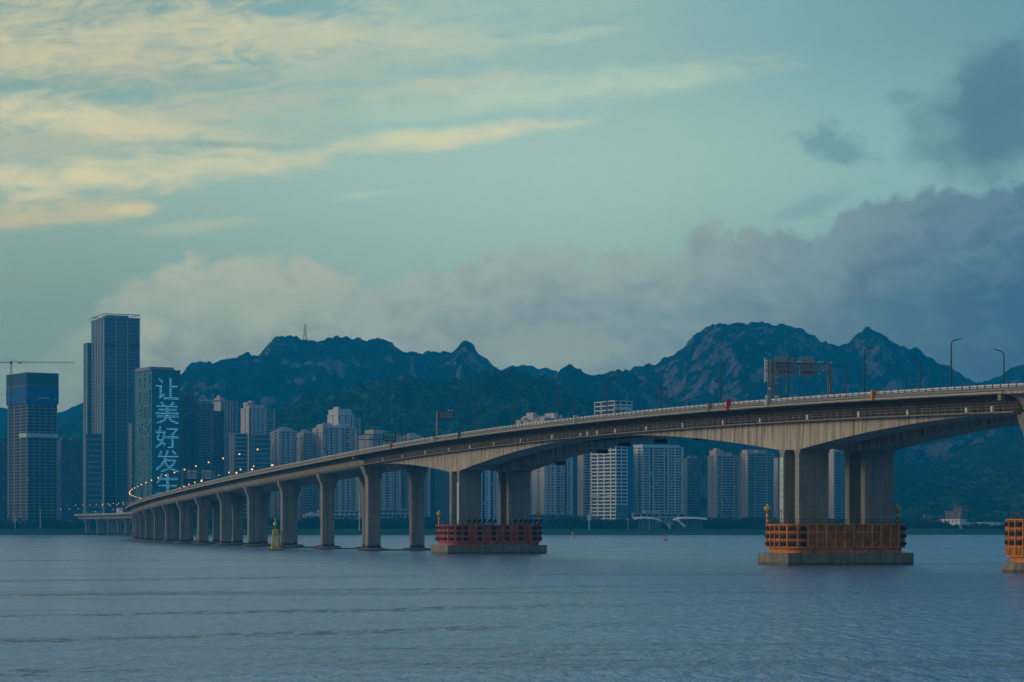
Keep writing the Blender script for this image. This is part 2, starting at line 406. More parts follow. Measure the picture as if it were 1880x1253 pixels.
def f_water(t, b, co, c):
    x, y, z = t.sep(co)
    band = t.noise(t.mapv(co, (.0035, .022, 1), rot=(0, 0, R(3))), 1.0, 5, .58, .6)
    b2 = t.noise(t.mapv(co, (.010, .09, 1), rot=(0, 0, R(-2)), loc=(4, 1, 0)), 1.0, 4, .6, .4)
    patch = t.m('MULTIPLY', t.mr(t.m('ADD', t.m('MULTIPLY', band, .65), t.m('MULTIPLY', b2, .35)), .48, .62), .6)
    cc = t.m('ADD', t.m('SUBTRACT', y, t.m('MULTIPLY', x, .62)), t.m('MULTIPLY', t.m('SUBTRACT', t.noise(t.mapv(co, (.05, .02, 1)), 1.0, 6, .72), .5), 30))
    lk = None                                   # wake lines left by passing boats, their weak reflection painted dark
    for c0 in (161, 206, 258, 339, 429, 545):
        k_ = t.mr(t.m('ABSOLUTE', t.m('SUBTRACT', cc, float(c0))), c0*.046, c0*.004)
        lk = k_ if lk is None else t.m('MAXIMUM', lk, k_)
    lk = t.m('MULTIPLY', lk, t.m('MULTIPLY', t.mr(t.noise(t.mapv(co, (.035, .03, 1), loc=(9, 2, 0)), 1.0, 4, .65), .33, .50), t.mr(t.noise(t.mapv(co, (.55, .30, 1), loc=(3, 5, 0)), 1.0, 4, .7), .40, .58, .25, 1.0)))
    lk = t.m('MULTIPLY', lk, t.m('MULTIPLY', t.mr(y, 620, 330, .2, .95), t.mr(t.m('ADD', x, t.m('MULTIPLY', t.m('SUBTRACT', y, 200), -.06)), 42, -16, .12, 1.0)))
    patch = t.m('MAXIMUM', patch, lk)
    rip = t.noise(t.mapv(co, (1.5, .36, 1), rot=(0, 0, R(4))), 1.0, 4, .7, .3)
    col = t.mix(patch, (.100, .240, .40, 1), (.010, .038, .09, 1))  # bands that reflect less are put into a darker base colour
    col = t.mix(t.m('MULTIPLY', t.mr(rip, .50, .60), .85), col, (.022, .07, .14, 1))  # dark faces of the ripples painted into the colour
    t.put(b.inputs['Base Color'], col)
    t.put(b.inputs['Roughness'], t.mr(patch, 0, 1, .18, .34))
    b.inputs['IOR'].default_value = 1.33; t.put(b.inputs['Specular IOR Level'], t.mr(patch, .3, 1, .9, .15))
    b.inputs['Specular Tint'].default_value = (.66, .88, 1.0, 1)
    w1 = t.noise(t.mapv(co, (2.1, .6, 1), rot=(0, 0, R(-6))), 1.0, 3, .65, .3)
    w2 = t.noise(t.mapv(co, (.62, .19, 1), rot=(0, 0, R(6))), 1.0, 4, .66, .4)
    w3 = t.noise(t.mapv(co, (.03, .09, 1), rot=(0, 0, R(-4))), 1.0, 3, .5, .2)
    h = t.m('ADD', t.m('ADD', t.m('MULTIPLY', w1, .5), t.m('MULTIPLY', w2, 2.6)), t.m('MULTIPLY', w3, 1.0))
    bp = t.n('ShaderNodeBump'); bp.inputs['Distance'].default_value = 1.0
    t.put(bp.inputs['Strength'], t.mr(patch, 0, 1, .5, 1.0)); t.put(bp.inputs['Height'], h)
    t.put(b.inputs['Normal'], bp.outputs[0])
M_water = mat('river_water', (.05, .05, .05), .2, fn=f_water, spec=.5)
mb = MB(); mb.box(-3390, 3390, -590, SH+3, -.5, 0)
wtr = mb.build('water', M_water); tag(wtr, 'wide rippled grey blue river under the bridge', 'water', kind='structure')

# ------------------------------------------------------------------ mountains
def f_mtn(rock, rk=.5, grn=(.010, .034, .022)):
    def fn(t, b, co, c):
        n1 = t.noise(co, .012, 5, .6, .4); n2 = t.noise(co, .06, 4, .65)
        gm = t.n('ShaderNodeNewGeometry'); nx, ny, nz = t.sep(gm.outputs['Normal'])
        steep = t.mr(nz, .86, .55)
        rn = t.m('ADD', t.m('MULTIPLY', t.noise(t.mapv(co, (1, 1, .35), rot=(0, R(18), 0)), .007, 4, .6, 1.0), .5), t.m('MULTIPLY', t.noise(t.mapv(co, (1, .6, .22), rot=(0, R(14), 0)), .032, 6, .7, .8), .5))
        bp = t.n('ShaderNodeBump'); bp.inputs['Distance'].default_value = 16.0; bp.inputs['Strength'].default_value = 1.0; t.put(bp.inputs['Height'], t.noise(t.mapv(co, (1, 1, .45)), .05, 6, .72)); t.put(b.inputs['Normal'], bp.outputs[0])
        k = t.m('ADD', rn, t.m('MULTIPLY', steep, .10))
        rmask = t.mr(t.m('ADD', k, t.m('MULTIPLY', t.m('SUBTRACT', t.noise(co, .11, 4, .75), .5), .16)), rk, rk+.045)
        rcol = t.mix(t.mr(t.noise(t.mapv(co, (1, 1, .25)), .05, 5, .7), .3, .7), (rock[0]*.35, rock[1]*.35, rock[2]*.35, 1), rock+(1,))
        gcol = t.mix(t.mr(n2, .3, .7), tuple(v*.5 for v in grn)+(1,), tuple(v*1.5 for v in grn)+(1,))
        n3 = t.noise(co, .16, 3, .7)
        gcol = t.mix(t.mr(n1, .4, .65), gcol, tuple(v*.7 for v in grn)+(1,))
        gcol = t.mix(t.m('MULTIPLY', t.mr(t.noise(co, .02, 5, .7, .6), .50, .62), .8), gcol, tuple(v*2.6 for v in grn)+(1,))
        gcol = t.mix(t.mr(n3, .44, .58), gcol, tuple(v*.25 for v in grn)+(1,))
        t.put(b.inputs['Base Color'], t.mix(rmask, gcol, rcol))
    return fn
def ridge(name, label, pts, d, depth, mt, rough=1.0, px=6.0, seed=0, spur=.35, tree=3.0, back=500, p=.9, base=3.0, n_v=None):
    xs = np.array([q[0] for q in pts], float); ys = np.array([q[1] for q in pts], float)
    wx0 = (xs[0]-940)/F*d; wx1 = (xs[-1]-940)/F*d
    nx = int((wx1-wx0)/px); X1 = np.linspace(wx0, wx1, nx)
    hh = H + (YH - np.interp(X1/d*F+940, xs, ys))*d/F
    edge = np.minimum(1, np.minimum(X1-wx0, wx1-X1)/120)
    nv = n_v or int(depth/9); vf = np.linspace(0, 1, nv); vb = 1+np.linspace(0, 1, 16)[1:]
    v = np.concatenate([vf, vb])
    X, Vv = np.meshgrid(X1, v); HH = np.repeat(hh[None], len(v), 0)
    Yw = np.where(Vv <= 1, d-depth*(1-Vv), d+back*(Vv-1))
    sp = ridged(X/(depth*.42)+seed*5.3, Yw/(depth*1.1)+seed*2.1, 4)          # spurs running downhill
    vv = np.clip(Vv + (sp-.62)*spur*np.sin(np.pi*np.clip(Vv, 0, 1)), 0, 1)
    sh = np.where(Vv <= 1, vv**p, np.clip(1-(Vv-1)**1.3, 0, 1))
    Z = base + (HH-base)*sh
    win = np.sin(np.pi*np.clip(Vv, 0, 1)*.93)**.8
    k = HH.mean()/250*rough
    Z += (ridged(X/150+seed*3, Yw/190+seed, 5)-.6)*58*k*win
    Z += fbm(X/34+seed, Yw/38, 4)*20*k*np.clip(win+.14, 0, 1)
    Z += (ridged(X/62+seed*2, Yw/110+seed, 4)-.6)*26*k*np.clip(win+.05, 0, 1)
    Z += np.where(Vv > .8, (vnoise(X/22.+seed, Yw*0+seed)-.5)*5*k, 0)
    tn = vnoise(X/7.+seed*9, Yw/7.); Z += np.where(Vv > .03, (tn**2)*tree*1.6 + vnoise(X/14., Yw/14.+seed)*tree, 0)
    Z = np.where((Vv <= 0) | (Vv >= 2), -4, Z)
    Yw = Yw*1.0
    # keep the traced crest true for rows in front of it
    o = grid_mesh(name, X, Yw, Z, mt, True); tag(o, label, 'mountain', kind='structure'); return o
rockp = (.25, .21, .22)
M_m1 = mat('mountain_far', (0, 0, 0), .95, spec=0.0, fn=f_mtn(rockp, .578))
M_m3 = mat('mountain_rocky', (0, 0, 0), .95, spec=0.0, fn=f_mtn((.18, .15, .165), .545))
M_m6 = mat('hill_forest', (0, 0, 0), .95, spec=0.0, fn=f_mtn((.15, .13, .10), .60, (.022, .062, .020)))
ridge('mountain', 'long flat topped mountain behind the left city with a pylon on its crest',
      [(250, 760), (300, 715), (335, 690), (345, 675), (362, 672), (385, 676), (410, 670), (430, 662), (455, 658), (478, 655), (492, 640), (505, 628), (520, 623), (545, 630), (570, 633), (610, 631), (650, 631), (685, 628), (715, 637), (745, 650), (790, 652), (835, 654), (845, 645), (857, 640), (870, 650), (885, 665), (905, 681), (930, 700), (980, 735), (1040, 790)],
      5200, 1300, M_m1, .95, seed=1, tree=4.5)
ridge('mountain', 'low far ridge seen in the notch between the two big mountains',
      [(820, 720), (880, 690), (930, 679), (960, 677), (985, 679), (1010, 680), (1030, 686), (1070, 700), (1140, 720), (1220, 760)], 6000, 800, M_m1, .6, px=8, seed=2, n_v=60)
ridge('mountain', 'highest rocky mountain with two summits behind the right half of the bridge',
      [(1060, 760), (1110, 720), (1145, 696), (1165, 688), (1185, 680), (1215, 673), (1240, 658), (1262, 640), (1280, 622), (1295, 606), (1310, 600), (1330, 603), (1350, 601), (1375, 605), (1400, 602), (1425, 605), (1450, 612), (1478, 621), (1500, 631), (1520, 635), (1540, 637), (1556, 629), (1568, 616), (1590, 607), (1612, 616), (1640, 632), (1664, 646), (1688, 651), (1696, 664), (1720, 672), (1745, 684), (1765, 698), (1778, 708), (1810, 728), (1870, 760), (1960, 800)],
      5300, 1650, M_m3, 1.0, seed=3, spur=.45, tree=5)
ridge('mountain', 'small sharp rocky peak left of the highest mountain',
      [(930, 790), (975, 735), (1000, 707), (1020, 690), (1035, 680), (1047, 675), (1060, 680), (1085, 686), (1115, 688), (1150, 693), (1180, 706), (1215, 730), (1270, 775), (1330, 820)], 4500, 1000, M_m3, .9, seed=4, px=5, tree=5)
ridge('mountain', 'dark mountain slope rising out of the right edge of the view',
      [(1700, 790), (1740, 745), (1780, 715), (1800, 706), (1825, 697), (1850, 687), (1880, 674), (1930, 655), (2000, 640), (2100, 660), (2200, 720)], 5600, 1500, M_m1, .8, seed=5, px=8)
ridge('hill', 'green wooded hill rising close behind the apartment towers',
      [(440, 840), (480, 790), (505, 765), (530, 750), (560, 737), (600, 730), (640, 717), (680, 711), (720, 709), (760, 709), (800, 714), (835, 706), (860, 697), (885, 689), (915, 686), (950, 691), (990, 700), (1030, 712), (1070, 732), (1110, 755), (1180, 790), (1260, 800), (1340, 806), (1440, 820), (1560, 850), (1640, 890)], 3550, 420, M_m6, .75, seed=6, px=4.5, tree=6)
ridge('hill', 'dark wooded foothill under the right end of the bridge',
      [(1380, 930), (1500, 885), (1590, 865), (1650, 855), (1700, 858), (1740, 850), (1780, 826), (1830, 808), (1890, 798), (1980, 790), (2080, 820)], 3800, 800, M_m6, .7, seed=7, px=6, tree=4)
ridge('mountain', 'pale blue distant mountain behind the unfinished tower at far left',
      [(-250, 780), (-120, 735), (-40, 738), (5, 752), (40, 765), (85, 768), (110, 757), (150, 744), (210, 720), (300, 735), (400, 780)], 6250, 700, M_m1, .5, px=10, seed=8, n_v=50)
ridge('hill', 'dark wooded hill between the unfinished tower and the tall glass tower',
      [(-80, 800), (-20, 790), (20, 796), (60, 800), (100, 788), (125, 770), (150, 763), (190, 758), (250, 770), (330, 800)], 4600, 700, M_m6, .6, px=7, seed=9)
#@@BRIDGE
# ------------------------------------------------------------------ bridge alignment
DS = 5.0
S0 = -260.0
def head(s):
    if s < 430: return 20.0
    if s < 1250: return 20.0 - (s-430)/60.0*1.0
    h0 = 20.0 - (1250-430)/60.0
    if s < 1330: return h0
    if s < 1330+34*42: return h0 + (s-1330)/42.0
    return h0+34
_n = 720
_cx = [0]*_n; _cy = [0]*_n
i0 = int(-S0/DS)
_cx[i0], _cy[i0] = 60.5, 530.0
for i in range(i0, _n-1):
    a = R(head(S0+(i+.5)*DS)); _cx[i+1] = _cx[i]-math.sin(a)*DS; _cy[i+1] = _cy[i]+math.cos(a)*DS
for i in range(i0, 0, -1):
    a = R(20); _cx[i-1] = _cx[i]+math.sin(a)*DS; _cy[i-1] = _cy[i]-math.cos(a)*DS
_sg = [S0+i*DS for i in range(_n)]
def ctr(s): return float(np.interp(s, _sg, _cx)), float(np.interp(s, _sg, _cy))
_zs = np.arange(-300, 3300, 10.0)
_zk = np.interp(_zs, [370, 447, 618, 678, 790, 900, 1070, 1300, 3300], [32.95, 30.85, 26.5, 25.1, 23.1, 21.3, 19.8, 19.4, 19.4])
_zk = np.where(_zs < 370, 36.5-6.2e-5*(_zs-130)**2, _zk)
_kk = np.ones(9)/9; _zk = np.convolve(np.pad(_zk, 4, mode='edge'), _kk, 'valid')
def zd(s): return float(np.interp(s, _zs, _zk))         # road level
def P(s, w, z=None, dz=0.0):
    x, y = ctr(s); a = R(head(s)); zz = (zd(s) if z is None else z)+dz
    return (x+w*math.cos(a), y+w*math.sin(a), zz)
PIER_MAIN = [7.5, 241.0]; S_R, S_L = -88.5, 341.5       # ends of the haunched spans
def depth(s):                                          # girder depth incl. deck
    d0, d1 = 3.9, 9.9
    if s < S_R or s > S_L: return 3.8
    best = d0
    for c in PIER_MAIN:
        half = 4.75; r = abs(s-c)-half
        if r <= 0: return d1
        L = 88 if (c == 7.5 and s < c) or (c == 241 and s > c) else 108
        if r < L: best = max(best, d0+(d1-d0)*(1-r/L)**1.75)
    return best
OFF = 16.4
def sweep(mb, ss, prof):
    mb.loft([[P(s, w, None, z) for w, z in prof(s)] for s in ss])
bridge = empty('road_bridge', P(7.5, 15.6, 0.0), 'long concrete twin deck road bridge crossing the river on many piers', 'bridge')
BO = tuple(bridge.location)
ss_main = [S_R+i*(S_L-S_R)/172 for i in range(173)]
s_end = next((s_ for s_ in range(1500, 3000, 5) if ctr(s_)[0]/ctr(s_)[1]*F+940 < 133), 2480)
ss_app = [S_L+.05+i*6.0 for i in range(int((s_end-S_L)/6))]
ss_east = [-225+i*(S_R-.05+225)/20 for i in range(21)]
for k in (0, 1):
    w0 = OFF*k
    def pm(s): D = depth(s); return [(w0+0, -.02), (w0+0, -.42), (w0+3.3, -1.0), (w0+4.1, -1.5), (w0+4.1, -3.55), (w0+4.1, -D), (w0+11.4, -D), (w0+11.4, -1.5), (w0+12.2, -1.0), (w0+15.4, -.42), (w0+15.4, -.02)]
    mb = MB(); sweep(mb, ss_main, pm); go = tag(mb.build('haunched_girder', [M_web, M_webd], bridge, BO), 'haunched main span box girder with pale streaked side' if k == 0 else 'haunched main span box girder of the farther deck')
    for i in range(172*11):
        if i % 11 in (1, 2, 3): go.data.polygons[i].material_index = 1  # overhang underside and upper web take the colour with painted shade
    def pa(s): return [(w0+0, -.02), (w0+0, -.42), (w0+2.5, -.95), (w0+3.4, -1.7), (w0+4.3, -3.1), (w0+5.3, -3.8), (w0+10.2, -3.8), (w0+11.2, -3.1), (w0+12.1, -1.7), (w0+13, -.95), (w0+15.4, -.42), (w0+15.4, -.02)]
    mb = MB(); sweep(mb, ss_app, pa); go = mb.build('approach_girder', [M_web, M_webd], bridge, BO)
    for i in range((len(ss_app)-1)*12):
        if i % 12 in (1, 2): go.data.polygons[i].material_index = 1  # shade under the overhang, painted by material here too
    mb = MB(); sweep(mb, ss_east, pa); mb.build('approach_girder', M_web, bridge, BO)
    mb = MB(); sa = ss_east+ss_main+ss_app
    sweep(mb, sa, lambda s: [(w0+.5, -.02), (w0+.5, .06), (w0+14.9, .06), (w0+14.9, -.02)]); mb.build('road_surface', M_asph, bridge, BO)
    for q in (0, 1):
        wa = w0+(.02 if q == 0 else 14.9)
        mb = MB(); sweep(mb, sa, lambda s: [(wa, -.02), (wa, .60), (wa+.12, .72), (wa+.36, .72), (wa+.48, .6), (wa+.48, -.02)])
        # expansion joints are narrow gaps read as dark seams: thin proud ribs
        mb.build('parapet', M_slab, bridge, BO)
        rl = MB()
        for z0, z1, t_ in ((1.12, 1.40, .07), (.86, .98, .05)):
            sweep(rl, sa, lambda s: [(wa+.24-t_, z0), (wa+.24-t_, z1), (wa+.24+t_, z1), (wa+.24+t_, z0)])
        rl.cur = 1; s = -222.0
        while s < (1300 if q == 0 and k == 0 else 700):
            x, y, z = P(s, wa+.24); a = R(head(s)); ux, uy = -math.sin(a), math.cos(a); vx, vy = math.cos(a), math.sin(a)
            vs = []
            for zz in (.72, 1.46):
                for du, dv in ((-.16, -.11), (.16, -.11), (.16, .11), (-.16, .11)): vs.append((x+ux*du+vx*dv, y+uy*du+vy*dv, z+zz))
            rl.add(vs, [(0, 3, 2, 1), (4, 5, 6, 7), (0, 1, 5, 4), (1, 2, 6, 5), (2, 3, 7, 6), (3, 0, 4, 7)]); s += 2.75
        rl.build('railing', [M_white, M_dgrey], bridge, BO)
# pipe runs along the near edge
mb = MB(); mb.tube([P(s, -.22, None, -.16) for s in ss_main+ss_app[:18]], .13, 6)
tag(mb.build('edge_pipe', M_tan, bridge, BO), 'pale pipe running along the near edge of the deck')
mb = MB(); mb.tube([P(s, -.16, None, .32) for s in ss_main], .09, 5); mb.tube([P(s, -.16, None, .02) for s in ss_main], .07, 5)
mb.build('edge_pipe', M_grey, bridge, BO)
# service walkway hung under the near overhang
wk = MB(); sweep(wk, ss_main, lambda s: [(2.3, -3.85), (2.3, -3.55), (4.09, -3.5), (4.09, -3.9)])
ss_w2 = [-130+i*2.0 for i in range(20)]
sweep(wk, ss_w2, lambda s: [(2.0, -3.3), (2.0, -3.05), (3.2, -3.0), (3.2, -3.35)])
walk = tag(wk.build('service_walkway', M_slab, bridge, BO), 'service walkway with pipe rail on the near side of the girder')
hr = MB()
for dz in (-2.95, -2.4): hr.tube([P(s, 2.4, None, dz) for s in ss_main[::2]], .035, 4)
s = S_R+1
while s < S_L-1: hr.bar(P(s, 2.4, None, -3.6), P(s, 2.4, None, -2.38), .035, 4); s += 3.0
h2 = MB()
for dz in (-2.5, -1.9): h2.tube([P(s, 2.1, None, dz) for s in ss_w2], .035, 4)
s = -129
while s < -93: h2.bar(P(s, 2.1, None, -3.05), P(s, 2.1, None, -1.88), .035, 4); s += 3.0
h2.build('handrail', M_grey, walk, BO)
h_ = hr.build('handrail', M_grey, walk)
for vtx in h_.data.vertices: vtx.co -= Vector(BO)
pi_ = MB()
for w_, dz, r_ in ((3.9, -2.0, .16), (3.95, -2.5, .10), (3.85, -3.15, .12), (2.9, -1.25, .06)): pi_.tube([P(s, w_, None, dz) for s in ss_main[::2]], r_, 5)
s = S_R+4
rj = random.Random(5)
while s < S_L-3:                                        # looped conduits and hangers
    pi_.tube([P(s, 3.9, None, -3.3), P(s+.3, 3.5, None, -2.5), P(s-.2, 3.0, None, -1.9), P(s, 2.9, None, -1.2)], .05, 4)
    pi_.bar(P(s+1.5, 2.6, None, -.9), P(s+1.5, 2.6, None, -3.6), .035, 4)
    s += rj.choice((6, 8, 9))
p_ = pi_.build('service_pipes', M_dgrey, walk)
for vtx in p_.data.vertices: vtx.co -= Vector(BO)
rj = random.Random(9)
for x_ in (1868-45, 1776, 1668, 1578, 1484, 1397, 1329, 1255, 1188, 1131, 1098, 1080, 1067, 1015, 957, 908, 864, 825, 782, 740, 704, 668):
    xr = x_-940; s = (4439*(60.5+2.4*.94)-xr*(530+.82))/(1518+.94*xr)
    if s < S_R or s > S_L: continue
    a = R(20); p = P(s, 2.22, None, -3.5); hh_ = .85+rj.random()*.35; ww = .30+.12*rj.random()
    bx_ = MB(); vs = []
    for zz in (0, hh_):
        for du, dv in ((-ww, -.14), (ww, -.14), (ww, .14), (-ww, .14)): vs.append((p[0]-math.sin(a)*du+math.cos(a)*dv, p[1]+math.cos(a)*du+math.sin(a)*dv, p[2]+zz))
    bx_.add(vs, [(0, 3, 2, 1), (4, 5, 6, 7), (0, 1, 5, 4), (1, 2, 6, 5), (2, 3, 7, 6), (3, 0, 4, 7)])
    bx_.build('cable_box', M_white, walk, BO)


def loc_box(mb, s, w, ds, dw, z0, z1, taper=0):        # box aligned to the bridge, absolute z
    a = R(head(s)); x, y, _ = P(s, w, 0)
    vs = []
    for zz, k in ((z0, 1), (z1, 1-taper)):
        for du, dv in ((-ds, -dw), (ds, -dw), (ds, dw), (-ds, dw)): vs.append((x-math.sin(a)*du*k+math.cos(a)*dv*k, y+math.cos(a)*du*k+math.sin(a)*dv*k, zz))
    mb.add(vs, [(0, 1, 2, 3), (4, 7, 6, 5), (0, 4, 5, 1), (1, 5, 6, 2), (2, 6, 7, 3), (3, 7, 4, 0)])
# main piers: two thin walls under each deck
for c in PIER_MAIN:
    for k in (0, 1):
        for sg in (-1, 1):
            mb = MB(); s = c+sg*3.72; w = OFF*k+7.75; ztop = zd(s)-9.9
            loc_box(mb, s, w, 1.03, 3.64, 2.5, ztop+.0)
            loc_box(mb, s, w, 1.7, 3.64, ztop-.9, ztop-.002, 0) if False else None
            pr = mb.build('pier_wall', M_shaft, bridge, BO)
            # haunch fillets at the head of the wall
            fl = MB(); a = R(head(s))
            for e in (-1, 1):
                ring = []
                for dw in (-3.64, 3.64):
                    ring.append([P(s+e*1.03, w+dw, ztop+.01), P(s+e*1.75, w+dw, ztop+.01), P(s+e*1.03, w+dw, ztop-.9)])
                fl.loft(ring)
            fo = fl.build('fillet', M_shaft, pr)
            for vtx in fo.data.vertices: vtx.co -= Vector(BO)
            # raised strips on the broad face
            if sg == -1:
                st = MB()
                for dw in (-1.0, 1.9): loc_box(st, s-1.06, w+dw, .05, .12, 3, ztop-1)
                so_ = st.build('rain_pipe', M_grey, pr)
                for vtx in so_.data.vertices: vtx.co -= Vector(BO)
# painted water gauges
for s, w, z0, z1, orange, nm in ((7.5+3.72, 4.02, 9.5, 24.0, True, 'pale blue gauge strip with orange marks on the left wall'), (241-3.72, 4.02, 9.5, 22.3, False, 'pale gauge strip on the lit edge of the pier wall')):
    mb = MB(); loc_box(mb, s, w+.02, .80, .06, z0, z1)
    gm_ = mb.build('height_gauge', mat('gauge_paint', (.42, .62, .58), .6), bridge, BO); tag(gm_, nm)
    if orange:
        z = z0+.6
        while z < z1-3: mk = MB(); loc_box(mk, s-.12, w-.05, .30, .012, z, z+.75); z += 1.55; mk.build('gauge_mark', mat('gauge_orange', (.72, .26, .10), .6), gm_, BO)
# pile caps of the main piers
for c in PIER_MAIN:
    mb = MB(); Lh = 7.5 if c < 100 else 8.3; w0_, w1_ = (0, 31.2) if c < 100 else (-.9, 32.0)
    loc_box(mb, c, (w0_+w1_)/2, Lh, (w1_-w0_)/2, -3, 2.7)
    tag(mb.build('pile_cap', M_cap, bridge, BO), 'square pile cap at the waterline')
# flared approach piers
def flare(s, w, t, ztop, zb=-2.0, wb=2.35, wt=3.9, hf=5.2):
    mb = MB(); a = R(head(s)); rings = []
    hf = min(hf, (ztop-zb)*.5)
    def ring(z, hw):
        g = .22                                        # a shallow groove in each broad face
        pts = [(-t, -hw+.25), (-t+.0, -hw+.25), ]
        o = [(-t/2+.12, -hw), (-t/2, -hw+.15), (-t/2, -.75), (-t/2+g, -.6), (-t/2+g, .6), (-t/2, .75), (-t/2, hw-.15), (-t/2+.12, hw),
             (t/2-.12, hw), (t/2, hw-.15), (t/2, .75), (t/2-g, .6), (t/2-g, -.6), (t/2, -.75), (t/2, -hw+.15), (t/2-.12, -hw)]
        return [P(s+du, w+dv, z) for du, dv in o]
    rings.append(ring(zb, wb)); z1 = ztop-hf
    rings.append(ring(z1, wb))
    for i in range(1, 9):
        k = i/8; rings.append(ring(z1+hf*k*.93, wb+(wt-wb)*(k*k*(3-2*k))))
    rings.append(ring(ztop, wt))
    mb.loft(rings)
    o = mb.build('pier', M_shaft, bridge, BO)
    sl_ = MB(); zc = zb+(ztop-zb)*.60
    loc_box(sl_, s, w-wb, .22, .03, zc, zc+1.3)
    so_ = sl_.build('drain_slot', M_dgrey, o)
    for vtx in so_.data.vertices: vtx.co -= Vector(BO)
    return o
st_list = [S_L+.5]+[401.3+60*i for i in range(34)]
for i, s in enumerate(st_list):
    if s > s_end-8: continue
    land = P(s, 0)[1] > SH-15
    for k in (0, 1):
        w = OFF*k+7.75; t = 4.0 if (i == 0 and k == 0) else 3.1
        zt_ = zd(s)-3.8 + .01
        o = flare(s, w, t, zt_, 4.0 if land else -2.0)
        if i < 26 and not land:
            ft = MB(); rg = []
            for z, sc in ((-2, 1.0), (.35, 1.0), (.75, .9), (.95, .6)):
                rg.append([P(s+math.cos(q*math.pi/8)*3.6*sc, w+math.sin(q*math.pi/8)*5.6*sc, z) for q in range(16)])
            ft.loft(rg); fo = ft.build('footing', M_cap, o)
            for vtx in fo.data.vertices: vtx.co -= Vector(BO)
    if not land and i < 14:
        mb = MB(); loc_box(mb, s, OFF/2+7.75, 1.1, OFF/2, -1, .45); mb.build('tie_beam', M_cap, bridge, BO)
for k in (0, 1): flare(S_R, OFF*k+7.75, 3.1, zd(S_R)-3.79, 0)
mb = MB(); rg = []
for z, sc in ((-3, 1), (.6, 1.0), (1.9, .93)):
    rg.append([P(S_R+a_*sc, 15.6+b_*(1 if sc == 1 else .97), z) for a_, b_ in ((-5.6, -11.6), (-2.2, -14.6), (2.2, -14.6), (5.6, -11.6), (5.6, 11.6), (2.2, 14.6), (-2.2, 14.6), (-5.6, 11.6))])
mb.loft(rg); tag(mb.build('pile_cap', M_cap, bridge, BO), 'low pointed pile cap at the right edge')
# bearings under the joints
for s in (S_L-1.2, S_R+1.2):
    mb = MB()
    for k in (0, 1): loc_box(mb, s, OFF*k+.45, .55, .55, zd(s)-1.6, zd(s)-.5, 0)
    mb.build('joint_bracket', M_cap, bridge, BO)

